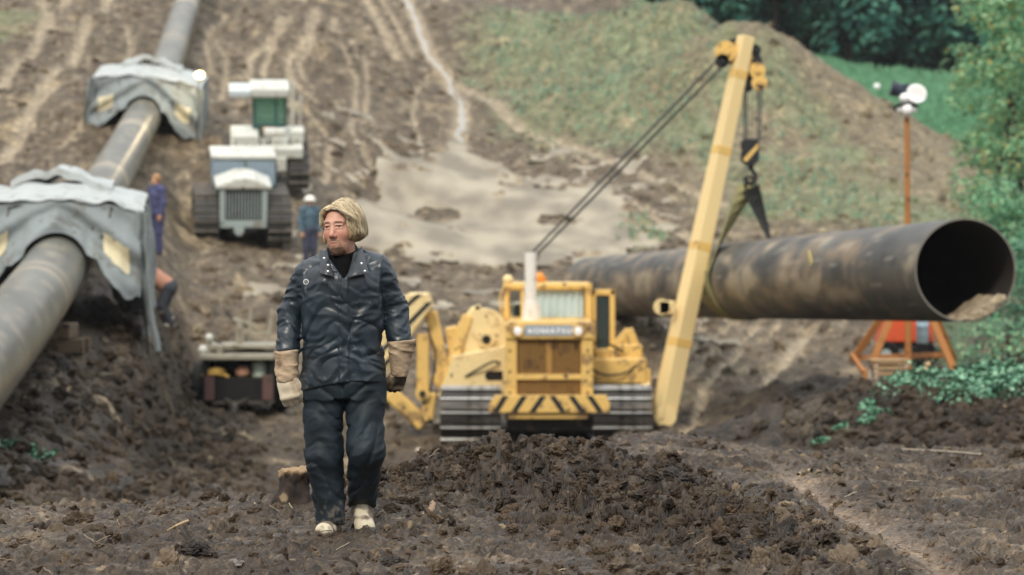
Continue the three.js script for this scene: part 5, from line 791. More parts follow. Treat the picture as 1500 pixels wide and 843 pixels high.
// floodlight mast on its braced foot, generator and crate at its base, behind the slung pipe
const MP = at(1331, 556, 57.5);
{
  const y = level(MP.x, 57.5), T = thing('floodlight_mast', 'tall rusty floodlight mast on braced legs behind the dark pipe', 'floodlight mast', [MP.x, y, MP.z]), u = 1 / 78.3, o = at(1331, 556, 57.5).y - y;
  const k = (px, py) => [(px - 1331) * u, (556 - py) * u + o], rust = grimed([168, 112, 58], [120, 78, 44], 0.7, 193, 0.75);
  obj('pole', rod([0, 0, 0], [...k(1329, 172), 0], 0.065, 0.05, 14), rust, T);
  for (const [a, b, z] of [[[1305, 462], [1257, 562], 0.5], [[1362, 462], [1398, 546], 0.5], [[1296, 462], [1254, 524], -0.7], [[1372, 462], [1406, 522], -0.7]]) obj('leg', bar([...k(...a), z * 0.3], [k(...b)[0], k(...b)[1] - 0.1, z], 0.13, 0.1, 0.01), rust, T);
  obj('cross_brace', [bar([...k(1254, 522), -0.7], [...k(1262, 545), 0.4], 0.09, 0.08), bar([...k(1258, 527), -0.65], [...k(1402, 522), -0.65], 0.1, 0.08)], rust, T);
  obj('brace', bar([...k(1345, 548), 0.6], [...k(1357, 530), 0.3], 0.09, 0.07), grimed([206, 160, 120], [150, 110, 80], 0.5, 203, 0.8), T);
  const white = S(0xf4f4f1, 0.35), dk = S(0x2a3140, 0.5);
  obj('lamp_ring', [new THREE.TorusGeometry(0.2, 0.035, 8, 32).rotateX(Math.PI / 2 - 0.35).translate(...k(1327, 158), 0)], S(0x1d2626, 0.6), T);
  for (const [px, py, z, s] of [[1328, 161, 0.14, 1], [1318, 160, 0.05, 0.6], [1338, 160, 0.05, 0.6]]) obj('bulb', new THREE.SphereGeometry(0.11 * s, 16, 12).scale(1, 1.15, 1).translate(...k(px, py), z), white, T);
  obj('lamp_globe', new THREE.SphereGeometry(0.13, 16, 12).scale(1, 0.8, 1).translate(...k(1327, 144), 0.05), white, T);
  const fl = obj('floodlight', [new THREE.CylinderGeometry(0.19, 0.1, 0.22, 20).rotateX(1.2).rotateZ(-0.3).translate(...k(1341, 140), 0.05)], white, T); obj('reflector', disc([...k(1341, 139), 0.16], 0.175, 0.03, 'z', 24), white, fl);
  obj('floodlight', [new THREE.CylinderGeometry(0.15, 0.1, 0.3, 18).rotateZ(1.25).translate(...k(1318, 132), -0.05), bx(...(() => { const [a] = k(1322, 0), [b] = k(1333, 0), e = k(0, 140)[1], f = k(0, 123)[1]; return [a, b, e, f, -0.1, 0.05]; })(), 0.02)], dk, T);
}
{
  const P = at(1322, 520, 59), y = level(P.x, 59), u = 1 / 76, T = thing('generator', 'orange generator on black wheels at the foot of the floodlight mast', 'generator', [P.x, y, P.z]), top = P.y - y;
  const k = (px, py) => [(px - 1322) * u, (520 - py) * u + top];
  obj('housing', [prism([[1286, 502], [1296, 468], [1362, 462], [1368, 502]].map(p => k(...p)), -0.6, 0.15, 0.04)], grimed([206, 84, 44], [150, 70, 44], 0.4, 213, 0.5), T);
  obj('frame', [bx(k(1290, 0)[0], k(1365, 0)[0], k(0, 512)[1], k(0, 502)[1], -0.55, 0.1)], black, T);
  for (const px of [1297, 1352]) { const w = obj('wheel', [new THREE.TorusGeometry(0.2, 0.07, 10, 24).translate(...k(px, 519), 0.1), disc([...k(px, 519), 0.1], 0.16, 0.1)], S(0x151515, 0.9), T); obj('rim', disc([...k(px, 519), 0.17], 0.1, 0.02), tractorGrey, w); }
  const dr = thing('drum', 'blue grey steel drum beside the orange generator', 'drum', [P.x + k(1347, 0)[0], y + k(0, 503)[1], P.z + 0.45]); obj('shell', new THREE.LatheGeometry([[0, 0], [0.11, 0], [0.12, 0.02], [0.12, 0.14], [0.13, 0.15], [0.12, 0.16], [0.12, 0.3], [0.13, 0.31], [0.12, 0.32], [0.12, 0.42], [0, 0.42]].map(p => new THREE.Vector2(...p)), 24), S(0x8fa3ad, 0.4, { metalness: 0.3 }), dr); obj('lid', disc([0, 0.425, 0], 0.1, 0.02, 'y'), S(0x7d9099, 0.4), dr);
  obj('stand', bx(k(1338, 0)[0], k(1356, 0)[0], k(0, 540)[1], k(0, 503)[1], 0.34, 0.56, 0.01), black, T);
}
{
  const P = at(1300, 556, 56.5), y = level(P.x, 56.5), u = 1 / 79.6, T = thing('wooden_crate', 'weathered slatted wooden crate under the floodlight mast', 'crate', [P.x, y - 0.03, P.z], 0.1), h = P.y - y + 30 * u; const wood = grimed([176, 146, 108], [130, 104, 76], 0.7, 223, 0.9), paleW = grimed([206, 198, 184], [160, 146, 126], 0.5, 233, 0.9);
  for (const x of [-0.3, 0.26]) for (const z of [-0.3, 0.22]) obj('corner_post', bx(x, x + 0.07, 0, h, z, z + 0.07, 0.008), paleW, T);
  for (let i = 0; i < 4; i++) { const yy = h * (0.15 + 0.24 * i); obj('slat', bx(-0.31, 0.34, yy, yy + h * 0.13, 0.292, 0.312, 0.005), wood, T); obj('slat', bx(-0.31, 0.34, yy, yy + h * 0.13, -0.322, -0.302, 0.005), wood, T); }
  for (let i = 0; i < 4; i++) obj('lid_slat', bx(-0.36, 0.39, h, h + 0.025, -0.32 + i * 0.17, -0.18 + i * 0.17, 0.006), wood, T);
}

// ------------------------------------------------------------------ workers further back
const bareHand = handGeo([0.4, 0.5, 0.4, 0.3], 1, 0.005);
function worker(label, pos, turn, J, cols) {          // J: joints; clothes follow the body
  const T = thing('person', label, 'person', pos, turn), sc = J.s || 1, lo = [-0.75, -0.05, -0.9], hi = [0.75, 1.95, 0.9];
  const body = (x, y, z, o) => { let d = 1e9; for (const [a, b, ra, rb] of J.limbs) d = smin(d, capsule(x, y, z, J.p[a], J.p[b], ra + o, rb + o), 0.04); return d; };
  const H = J.p.head, headD = (x, y, z) => { let d = ell(x, y, z, [H[0], H[1] + 0.02, H[2] - 0.01], [0.078, 0.11, 0.095]); d = smin(d, ell(x, y, z, [H[0], H[1] - 0.05, H[2] + 0.02], [0.062, 0.075, 0.07]), 0.03); d = smin(d, capsule(x, y, z, [H[0], H[1] + 0.01, H[2] + 0.085], [H[0], H[1] - 0.03, H[2] + 0.108], 0.01, 0.014), 0.012); return smin(d, capsule(x, y, z, H, J.p.neck, 0.055, 0.06), 0.03); };
  const g = meshField((x, y, z) => Math.min(body(x, y, z, -0.012), headD(x, y, z)), lo, hi, 0.018), parts = [g.toNonIndexed()];
  for (const s of ['L', 'R']) { const h = bareHand.clone(), w = V(...J.p['wrist' + s]), e = V(...J.p['elbow' + s]); if (s === 'L') { h.scale(-1, 1, 1); const ix = h.index.array; for (let i = 0; i < ix.length; i += 3) [ix[i], ix[i + 1]] = [ix[i + 1], ix[i]]; h.computeVertexNormals(); } h.applyQuaternion(new THREE.Quaternion().setFromUnitVectors(V(0, -1, 0), w.clone().sub(e).normalize())); h.translate(w.x, w.y, w.z); parts.push(h.toNonIndexed()); }
  mesh('body', mergeGeometries(parts), S(new THREE.Color(...cols.skin), 0.6), T);
  const fold = (x, y, z) => 0.012 * (ridge2(x * 7, (y + 0.3 * x) * 9, z * 7) - 0.4);
  const inLegs = (x, y, z) => { let d = 1e9; for (const [a, b, ra, rb] of J.limbs) if (/hip|knee|ankle/.test(a) && /hip|knee|ankle/.test(b)) d = smin(d, capsule(x, y, z, J.p[a], J.p[b], ra + 0.02, rb + 0.024), 0.03); return d - fold(x, y, z); };
  const inTop = (x, y, z) => { let d = 1e9; for (const [a, b, ra, rb] of J.limbs) if (!/knee|ankle/.test(a + b) && !/wrist/.test(a) && !(/hip/.test(a) && /hip/.test(b))) d = smin(d, capsule(x, y, z, J.p[a], J.p[b], ra + 0.018, rb + 0.016), 0.04); return d - fold(x, y, z); };
  mesh('trousers', meshField(inLegs, lo, hi, 0.018), S(new THREE.Color(...cols.legs), 0.85), T); mesh(cols.topName || 'jacket', meshField(inTop, lo, hi, 0.018), S(new THREE.Color(...cols.top), 0.8), T);
  for (const s of ['L', 'R']) { const a = J.p['ankle' + s]; mesh('boot', meshField((x, y, z) => smin(capsule(x, y, z, [a[0], a[1] - 0.03, a[2] - 0.04], [a[0], a[1] - 0.045, a[2] + 0.15], 0.045, 0.04), capsule(x, y, z, [a[0], a[1] + 0.1, a[2]], a, 0.05, 0.05), 0.03), [a[0] - 0.12, a[1] - 0.14, a[2] - 0.15], [a[0] + 0.12, a[1] + 0.2, a[2] + 0.25], 0.016), S(new THREE.Color(...cols.boot), 0.8), T); }
  if (cols.helmet) { mesh('helmet', mergeGeometries([new THREE.SphereGeometry(0.135, 24, 12, 0, Math.PI * 2, 0, Math.PI * 0.52).scale(1, 0.95, 1.12).translate(H[0], H[1] + 0.03, H[2]).toNonIndexed(), new THREE.TorusGeometry(0.14, 0.012, 8, 28).rotateX(Math.PI / 2).scale(1, 1, 1.15).translate(H[0], H[1] + 0.025, H[2]).toNonIndexed()]), S(new THREE.Color(...cols.helmet), 0.4), T); }
  else mesh('hair', meshField((x, y, z) => smax(ell(x, y, z, [H[0], H[1] + 0.035, H[2] - 0.02], [0.088, 0.11, 0.105]) - 0.008 * ridge2(x * 20, y * 12, z * 20), -ell(x, y, z, [H[0], H[1] - 0.04, H[2] + 0.1], [0.08, 0.11, 0.09]), 0.01), [H[0] - 0.15, H[1] - 0.15, H[2] - 0.18], [H[0] + 0.15, H[1] + 0.2, H[2] + 0.16], 0.012), S(new THREE.Color(...cols.hair), 0.7), T);
  return T;
}
const LIMBS = [['hips', 'chest', 0.135, 0.15], ['chest', 'neck', 0.13, 0.065], ['neck', 'shoulderL', 0.065, 0.075], ['neck', 'shoulderR', 0.065, 0.075], ['shoulderL', 'elbowL', 0.06, 0.048], ['shoulderR', 'elbowR', 0.06, 0.048], ['elbowL', 'wristL', 0.047, 0.033], ['elbowR', 'wristR', 0.047, 0.033], ['hips', 'hipL', 0.13, 0.105], ['hips', 'hipR', 0.13, 0.105], ['hipL', 'kneeL', 0.1, 0.068], ['hipR', 'kneeR', 0.1, 0.068], ['kneeL', 'ankleL', 0.066, 0.045], ['kneeR', 'ankleR', 0.066, 0.045]];
const STAND = { hips: [0, 0.96, 0], chest: [0, 1.3, 0], neck: [0, 1.49, 0], head: [0, 1.63, 0.02], shoulderL: [-0.18, 1.42, 0], shoulderR: [0.18, 1.42, 0], elbowL: [-0.25, 1.14, 0.01], elbowR: [0.25, 1.14, 0.01], wristL: [-0.24, 0.9, 0.1], wristR: [0.24, 0.9, 0.1], hipL: [-0.09, 0.9, 0], hipR: [0.09, 0.9, 0], kneeL: [-0.1, 0.5, 0.03], kneeR: [0.1, 0.5, 0.03], ankleL: [-0.1, 0.1, 0], ankleR: [0.1, 0.1, 0] };
{
  const a = at(229, 416, 66); a.y = Math.max(a.y, level(a.x, 66) - 0.02);
  worker('worker in blue overalls standing behind the nearer shelter', a, -0.8, { limbs: LIMBS, p: { ...STAND, wristL: [-0.14, 1.05, 0.2], elbowL: [-0.26, 1.16, 0.02] } }, { skin: [0.5, 0.26, 0.16], hair: [0.35, 0.2, 0.09], top: [0.055, 0.06, 0.14], legs: [0.05, 0.055, 0.13], boot: [0.05, 0.04, 0.03], topName: 'overall_top' });
  const b = at(240, 474, 57.2); b.y = Math.max(b.y - 0.1, level(b.x, 57.5) - 0.02);
  worker('stooping worker in tan shirt bent under the edge of the nearer shelter', b, -1.45, { limbs: LIMBS, p: { ...STAND, hips: [0, 0.78, -0.1], hipL: [-0.1, 0.74, -0.1], hipR: [0.1, 0.74, -0.1], chest: [0, 0.98, 0.2], neck: [0, 1.0, 0.42], head: [0, 1.02, 0.56], shoulderL: [-0.19, 0.97, 0.34], shoulderR: [0.19, 0.97, 0.34], elbowL: [-0.22, 0.7, 0.42], elbowR: [0.22, 0.7, 0.42], wristL: [-0.14, 0.5, 0.55], wristR: [0.14, 0.5, 0.55], kneeL: [-0.13, 0.44, 0.06], kneeR: [0.13, 0.42, 0.02], ankleL: [-0.13, 0.1, -0.04], ankleR: [0.14, 0.1, -0.14] } }, { skin: [0.5, 0.28, 0.19], hair: [0.2, 0.12, 0.06], top: [0.42, 0.21, 0.14], legs: [0.025, 0.03, 0.038], boot: [0.3, 0.28, 0.25], topName: 'shirt' });
  const c = at(453, 392, 75); c.y = level(c.x, 75) - 0.02; const top = at(453, 286, 75).y; const k = clamp((top - c.y) / 1.79, 0.85, 1.15);
  const w = worker('worker in white helmet and blue jacket behind the walking man', c, 0.5, { limbs: LIMBS, p: STAND }, { skin: [0.5, 0.3, 0.2], top: [0.065, 0.115, 0.155], legs: [0.04, 0.045, 0.075], boot: [0.05, 0.04, 0.03], helmet: [0.8, 0.78, 0.7] }); w.scale.setScalar(k);
}

// ------------------------------------------------------------------ trees, shrubs, weeds
const leafMats = {};
function leafMat(key, col) { return leafMats[key] ||= new THREE.MeshPhysicalMaterial({ color: 0xffffff, vertexColors: true, roughness: 0.9, specularIntensity: 0.4, side: THREE.DoubleSide, ...(key === 'thin' ? { transmission: 0.4, thickness: 0 } : {}) }); }
function crownGeo(blobs, count, size, cols, seed, shell = 0.55) {   // leaves spread through lumpy volumes, each a folded pair of faces
  const r = rng(seed), pos = [], col = [], idx = []; let tot = 0; const cum = blobs.map(b => tot += b[3] * b[4] * b[3]);
  for (let i = 0; i < count; i++) {
    const t = r() * tot, b = blobs[cum.findIndex(c => c >= t)], z = r() * 2 - 1, a = r() * 6.2832, q = Math.sqrt(1 - z * z), dir = [q * Math.cos(a), z, q * Math.sin(a)], rad = shell + (1 - shell) * Math.cbrt(r());
    const lump = 1 + 0.22 * noise(dir[0] * 2.3 + b[0], dir[1] * 2.3 + b[1], dir[2] * 2.3 + b[2]);
    const c = V(b[0] + dir[0] * b[3] * rad * lump, b[1] + dir[1] * b[4] * rad * lump, b[2] + dir[2] * b[3] * rad * lump);
    if (noise(c.x * 1.1 / size * 0.18, c.y * 1.1 / size * 0.18, c.z * 1.1 / size * 0.18 + seed) < -0.22) continue;
    const s = size * (0.6 + 0.8 * r()), n = V(dir[0] + r() - 0.5, dir[1] * 0.6 + 0.5 + r() * 0.6, dir[2] + r() - 0.5).normalize(), u = V(r() - 0.5, r() - 0.5, r() - 0.5).cross(n).normalize(), v = V(0, 0, 0).crossVectors(n, u), k = pos.length / 3, C = cols[Math.floor(r() ** 1.4 * cols.length)], f = 0.75 + 0.5 * r();
    for (const [x, y, h] of [[-0.5, 0, 0.06], [0, -0.32, 0], [0.5, 0, 0.06], [0, 0.36, 0]]) { pos.push(c.x + (u.x * x + v.x * y + n.x * h) * s, c.y + (u.y * x + v.y * y + n.y * h) * s, c.z + (u.z * x + v.z * y + n.z * h) * s); col.push(C[0] * f, C[1] * f, C[2] * f); }
    idx.push(k, k + 1, k + 3, k + 1, k + 2, k + 3);
  }
  const g = new THREE.BufferGeometry(); g.setAttribute('position', new THREE.Float32BufferAttribute(pos, 3)); g.setAttribute('color', new THREE.Float32BufferAttribute(col, 3)); g.setIndex(idx); g.computeVertexNormals(); return g;
}
const bark = S(0x3a2f26, 0.95);
function trunkGeo(h, r, blobs, seed) { const rr = rng(seed), gs = [rod([0, -0.3, 0], [0.05 * h * (rr() - 0.5), h * 0.55, 0], r, r * 0.6, 10)]; for (const b of blobs.slice(0, 7)) gs.push(rod([0, h * (0.25 + 0.25 * rr()), 0], [b[0] * 0.8, b[1], b[2] * 0.8], r * 0.4, r * 0.12, 7)); return gs; }
function tree(name, label, pos, h, blobs, count, size, cols, seed, group) {
  const T = thing(name, label, name === 'shrub' ? 'shrub' : 'tree', pos, 0, group); obj('trunk', trunkGeo(h, h * 0.022 + 0.03, blobs, seed), bark, T); mesh('crown', crownGeo(blobs, count, size, cols, seed), leafMat('thin'), T); return T;
}
const DARKLEAF = [[.012, .06, .05], [.022, .1, .078], [.04, .145, .105], [.075, .2, .14]], MIDLEAF = [[.11, .29, .16], [.17, .39, .21], [.26, .5, .27], [.4, .58, .32], [.09, .23, .14]], YEL = [[.45, .38, .12], [.36, .36, .12]];
{                                                   // the dark wood at the top right
  const r = rng(31), F = new THREE.Group(); F.name = 'forest'; scene.add(F); tag(F, 'dark green wood closing the view at the top right', null, null, 'stuff');
  const protos = [0, 1, 2].map(k => { const rr = rng(400 + k), bl = []; for (let i = 0; i < 11; i++) { const a = rr() * 6.28, y = 1.2 + rr() * 9, q = (1.9 + 0.8 * Math.sin((y / 11) * 3)) * Math.sqrt(rr()); bl.push([Math.cos(a) * q, y, Math.sin(a) * q, 1.2 + rr() * 0.9, 1 + rr() * 0.9]); } return [crownGeo(bl, 5200, 0.42, DARKLEAF, 500 + k), flat(trunkGeo(9, 0.22, bl, 600 + k))]; });
  for (let row = 0; row < 4; row++) for (let i = 0; i < 15; i++) {
    const d = 178 + row * 9 + r() * 5, px = 1010 + i * 40 + (row % 2) * 20 + (r() - 0.5) * 22, x = (px - 750) / FPX * d, k = Math.floor(r() * 3), s = 0.85 + 0.5 * r();
    if (row === 0 && px < 1060) continue;
    for (const [g, m, n] of [[protos[k][0], leafMat('leaf'), 'crown'], [protos[k][1], bark, 'trunk']]) { const me = mesh(n, g, m, F); me.position.set(x, level(x, d) - 0.3, -d); me.rotation.y = r() * 6.28; me.scale.set(s, s * (0.9 + 0.3 * r()), s); }
  }
}
{                                                   // trees and shrubs at the right edge
  const mk = (seed, n, w, h0, h1, rad) => { const r = rng(seed), bl = []; for (let i = 0; i < n; i++) { const t = i / n, y = mix(h0, h1, t) + (r() - 0.5) * 0.5, a = r() * 6.28, q = w * (1 - 0.5 * t * t) * Math.sqrt(r()); bl.push([Math.cos(a) * q, y, Math.sin(a) * q, rad * (0.7 + 0.6 * r()), rad * (0.55 + 0.5 * r())]); } return bl; };
  const place = (px, d) => { const x = (px - 750) / FPX * d; return V(x, level(x, d) - 0.1, -d); };
  const add = (name, label, px, d, topPy, w, n, count, size, cols, seed, h0 = 0.8) => { const p = place(px, d), H = at(px, topPy, d).y - p.y; return tree(name, label, p, H, mk(seed, n, w, h0, H - 0.5, 0.75), count, size, cols, seed); };
  add('tree', 'tall light green tree with yellowing leaves at the right edge', 1478, 80, -60, 1.85, 36, 17000, 0.13, [...MIDLEAF, ...MIDLEAF.slice(1, 4), ...MIDLEAF.slice(2, 4), YEL[1], YEL[0]], 71);
  add('tree', 'green bushy tree beyond the yellowing one, partly hidden at the right edge', 1530, 88, -40, 2.0, 26, 10000, 0.15, MIDLEAF, 74);
  add('shrub', 'green shrub below the yellowing tree, above the pipe mouth', 1470, 72, 255, 0.95, 14, 5000, 0.11, [...MIDLEAF, DARKLEAF[3]], 72, 0.3);
  add('shrub', 'dark green shrub at the right edge beside the pipe mouth', 1512, 62, 330, 0.9, 11, 3400, 0.1, [DARKLEAF[3], MIDLEAF[0], MIDLEAF[4]], 73, 0.2);
  add('shrub', 'low green bush right of and below the pipe mouth', 1478, 58, 452, 0.5, 7, 1300, 0.09, MIDLEAF, 75, 0.1);
}
{                                                   // broad-leaved weeds on the bank at the right, nobody could count the leaves
  const r = rng(91), n = 9000, g = new THREE.BufferGeometry();
  g.setAttribute('position', new THREE.Float32BufferAttribute([-0.5, 0.05, 0, 0, -0.36, 0.02, 0.5, 0.05, 0, 0.2, 0.4, 0.06, -0.2, 0.4, 0.06], 3)); g.setIndex([0, 1, 4, 1, 2, 3, 1, 3, 4]); g.computeVertexNormals(); g.rotateX(-1.1);
  const im = new THREE.InstancedMesh(g, new THREE.MeshStandardMaterial({ roughness: 0.7, side: THREE.DoubleSide }), n); im.name = 'weeds'; shade(im); const o = new THREE.Object3D(), c = new THREE.Color(); let k = 0;
  const clumps = []; for (let i = 0; i < 62; i++) { const px = 1310 + 230 * r() ** 0.8, d = 39.6 + 3.6 * r(); clumps.push([(px - 750) / FPX * d, d, 0.14 + 0.14 * r()]); } for (let i = 0; i < 7; i++) { const px = 1182 + 110 * r(), d = 37.6 + 2.6 * r() + (px - 1182) * 0.012; clumps.push([(px - 750) / FPX * d, d, 0.07]); }
  for (let i = 0; i < 5; i++) clumps.push([-5.9 + 0.4 * r() - 0.1, 35.6 + 0.8 * r(), 0.12]);
  while (k < n) { const q = clumps[Math.floor(r() * clumps.length)], a = r() * 6.28, R = q[2] * 1.9 * Math.sqrt(r()), x = q[0] + Math.cos(a) * R, d = q[1] + Math.sin(a) * R, h = q[2] * (1.1 - R / q[2] * 0.45) * r() * 1.25; o.position.set(x, groundY(x, d) + Math.max(0.01, h), -d); o.rotation.set((r() - 0.5) * 1.2, r() * 6.28, (r() - 0.5) * 1.2); o.scale.setScalar(0.045 + 0.06 * r() ** 2); o.updateMatrix(); im.setMatrixAt(k, o.matrix); const f = 0.7 + 0.6 * r(); const u = r(); if (u < 0.4) c.setRGB(0.05 * f, 0.15 * f, 0.085 * f); else if (u < 0.8) c.setRGB(0.11 * f, 0.26 * f, 0.16 * f); else c.setRGB(0.21 * f, 0.37 * f, 0.24 * f); im.setColorAt(k, c); k++; }
  scene.add(im); tag(im, 'bright green broad-leaved weeds growing along the muddy bank', null, null, 'stuff');
}
{                                                   // meadow grass and thin growth on the slope
  const r = rng(95), n = 26000, g = new THREE.BufferGeometry(); g.setAttribute('position', new THREE.Float32BufferAttribute([-0.5, 0, 0, 0.5, 0, 0, 0.15, 1, 0.2, -0.3, 0, 0.3, 0.3, 0, -0.3, -0.2, 0.8, -0.15], 3)); g.setIndex([0, 1, 2, 3, 4, 5]); g.computeVertexNormals();
  const im = new THREE.InstancedMesh(g, new THREE.MeshStandardMaterial({ roughness: 0.8, side: THREE.DoubleSide }), n); im.name = 'grass'; shade(im); const o = new THREE.Object3D(), c = new THREE.Color(); let k = 0, guard = 0;
  while (k < n && guard++ < 400000) { const me = r() < 0.8, d = me ? 116 + 60 * r() : 84 + 56 * r(), x = me ? d * (0.08 + 0.1 * r()) : (-3 + 14 * r()); const m = me ? inBlobs(x, d, MEADOW) : inBlobs(x, d, GREENS) * 0.75; if (m + (me ? 0 : 0.5 * fbm(x * 0.8, d * 0.4, 14, 3)) < (me ? 0.25 : 0.4) + 0.5 * r()) continue; o.position.set(x, groundY(x, d) - 0.02, -d); o.rotation.set(0, r() * 6.28, 0); const s = me ? 0.18 + 0.2 * r() : 0.1 + 0.14 * r(); o.scale.set(s, s * (0.8 + 0.8 * r()), s); o.updateMatrix(); im.setMatrixAt(k, o.matrix); const f = 0.7 + 0.6 * r(); if (me) c.setRGB(0.13 * f, 0.31 * f, 0.17 * f); else c.setRGB(0.22 * f, 0.31 * f, 0.21 * f); im.setColorAt(k, c); k++; }
  im.count = k; scene.add(im); tag(im, 'green meadow grass and thin sown grass on the far slope', null, null, 'stuff');
  const p = at(1285, 137, 150); p.y = level(p.x, 150); const f = thing('highlight_post', 'added white ball on a post standing for a blurred highlight in the meadow left of the floodlights', 'bright spot', p), H = at(1285, 137, 150).y - p.y; obj('post', rod([0, -0.1, 0], [0, Math.max(0.3, H - 0.12), 0], 0.04), bark, f); obj('highlight_ball', new THREE.SphereGeometry(0.17, 14, 10).translate(0, Math.max(0.3, H), 0), S(0xf2f2ee, 0.5), f);  // post and white ball added in place of a blurred bright spot
}

// ------------------------------------------------------------------ clods, stones, sticks, slurry
function rock(seed, rough = 0.28, sharp = 0) { const g = new THREE.IcosahedronGeometry(1, 3), p = g.attributes.position; for (let i = 0; i < p.count; i++) { const x = p.getX(i), y = p.getY(i), z = p.getZ(i), f = 1 + rough * fbm(x * 1.3 + seed, y * 1.3, z * 1.3, 3) * 1.5 - sharp * ridged(x * 1.5, y * 1.5, z * 1.5 + seed, 2) * 0.3; p.setXYZ(i, x * f, y * f * 0.72, z * f); } g.computeVertexNormals(); return g; }
const clodMat = new THREE.MeshPhysicalMaterial({ roughness: 0.65, specularIntensity: 0.45 });
function scatter(name, label, geos, n, seed, pick) {
  const r = rng(seed), per = Math.ceil(n / geos.length), o = new THREE.Object3D(), c = new THREE.Color(), G = new THREE.Group(); G.name = name; scene.add(G); tag(G, label, null, null, 'stuff');
  for (const g of geos) { const im = new THREE.InstancedMesh(g, clodMat, per); im.name = 'clod'; shade(im); let k = 0, guard = 0; while (k < per && guard++ < per * 60) { const q = pick(r); if (!q) continue; const [x, d, s, col, sink = 0.35] = q; o.position.set(x, groundY(x, d) + s * (0.5 - sink), -d); o.rotation.set(r() * 6.28, r() * 6.28, r() * 6.28); o.scale.set(s * (0.7 + 0.7 * r()), s * (0.7 + 0.5 * r()), s * (0.7 + 0.7 * r())); o.updateMatrix(); im.setMatrixAt(k, o.matrix); c.setRGB(...col); im.setColorAt(k, c); k++; } im.count = k; G.add(im); }
}
const CL = [1, 2, 3, 4, 5].map(k => rock(k * 7.3, 0.6, 0.6)), CH = [6, 7, 8].map(k => rock(k * 5.1, 0.5));
const soil = (x, d, f, col = foreColour) => col(x, d).map(v => Math.max(0.006, v * f));
scatter('soil_clods', 'loose clods and crumbs of dark mud over the foreground', CL, 15000, 201, r => { const d = 12.5 + 16 * r() ** 1.1, x = d * 0.19 * (r() * 2 - 1), m = heapMask(x, d); if (r() > 0.22 + 0.78 * m) return null; const s = (0.005 + 0.026 * r() ** 5) * (1 + 0.7 * m); return [x, d, s, soil(x, d, 0.7 + 0.75 * r()), 0.42]; });
const CB = [11, 12, 13, 14].map(k => { const g = new THREE.IcosahedronGeometry(1, 8), p = g.attributes.position; for (let i = 0; i < p.count; i++) { const x = p.getX(i), y = p.getY(i), z = p.getZ(i), f = 0.8 + 0.55 * fbm(x * 1.3 + k * 3, y * 1.3, z * 1.3, 2) + 0.5 * (billow(x * 3 + k, y * 3, z * 3, 3) - 0.25); p.setXYZ(i, x * f, y * f * 0.7, z * f); } g.computeVertexNormals(); return g; });
scatter('heap_clods', 'thick wet clods of dug earth on the heap and to its right', CB, 1500, 207, r => { const d = 13.5 + 12 * r(), x = d * 0.18 * (r() * 2 - 1), m = heapMask(x, d); if (r() > 0.06 + 0.94 * m || Math.abs(x - rutX(d)) < 0.2 || Math.hypot(x + 0.92, d - 16.5) < 0.5) return null; const s = 0.022 + 0.06 * r() ** 3; return [x, d, s, soil(x, d, 0.75 + 0.8 * r()), 0.5]; });
scatter('mud_lumps', 'larger lumps of churned mud lying on the far slope', CH, 7500, 202, r => { const d = 40 + 95 * r(), x = d * 0.2 * (r() * 2 - 1); if (slurryMask(x, d) > -0.1 || lineDist(x, d, RUTS) > 0.3 || inBlobs(x, d, MEADOW) > 0.3) return null; if (x < 0 && Math.abs(x - lineAt(d).x) < 1.8) return null; if (r() > 0.5 + 0.5 * fbm(x * 0.5, d * 0.25, 9, 2)) return null; const s = 0.03 + 0.14 * r() ** 4; return [x, d, s, soil(x, d, 0.55 + 0.75 * r(), hillColour), 0.55]; });
scatter('bank_clods', 'dark clods and crumbs on the steep earth banks', CH, 8000, 203, r => { const left = r() < 0.7; let x, d; if (left) { d = 31 + 30 * r() ** 1.25; x = pw(EDGE, d) + (r() - 0.38) * (d < 46 ? 4.6 : 2.4); } else { d = 33 + 9 * r(); x = (1150 + 380 * r() - 750) / FPX * d; } const s = 0.018 + 0.1 * r() ** 3.5; return [x, d, s, soil(x, d, 0.5 + 0.95 * r(), hillColour).map((v, i) => Math.min(v, [.07, .055, .041][i])), 0.45]; });
{                                                   // straw, roots and splinters too many to count
  const r = rng(210), n = 1500, g = flat(tube([[-0.5, 0, 0], [-0.2, 0.06, 0.05], [0.15, 0.02, -0.03], [0.5, 0.08, 0.02]], 0.035, 8, 5)), im = new THREE.InstancedMesh(g, S(0xffffff, 0.85), n); im.name = 'straw'; shade(im); const o = new THREE.Object3D(), c = new THREE.Color();
  for (let k = 0; k < n; k++) { const d = 12.8 + 14 * r(), x = d * 0.18 * (r() * 2 - 1), s = 0.02 + 0.1 * r() ** 3; o.position.set(x, groundY(x, d) + 0.012 + s * 0.08, -d); o.rotation.set((r() - 0.5) * 0.9, r() * 6.28, (r() - 0.5) * 0.9); o.scale.set(s, s * 0.6, s * 0.6); o.updateMatrix(); im.setMatrixAt(k, o.matrix); const f = r(); c.setRGB(...(f < 0.6 ? [0.1, 0.075, 0.05] : f < 0.9 ? [0.3, 0.23, 0.15] : [0.5, 0.42, 0.29])); im.setColorAt(k, c); }
  scene.add(im); tag(im, 'bits of straw and broken roots mixed into the foreground mud', null, null, 'stuff');
}
const onGround = (px, py, from = 12, lift = 0) => { const p = hitAt(px, py, from, (x, d) => groundY(x, d)); p.y += lift; return p; };
const stoneCol = { pale: grimed([186, 172, 156], [120, 104, 88], 0.6, 301, 0.85), grey: grimed([116, 106, 104], [84, 72, 62], 0.6, 302, 0.8), dark: grimed([44, 38, 34], [70, 58, 46], 0.5, 303, 0.9) };
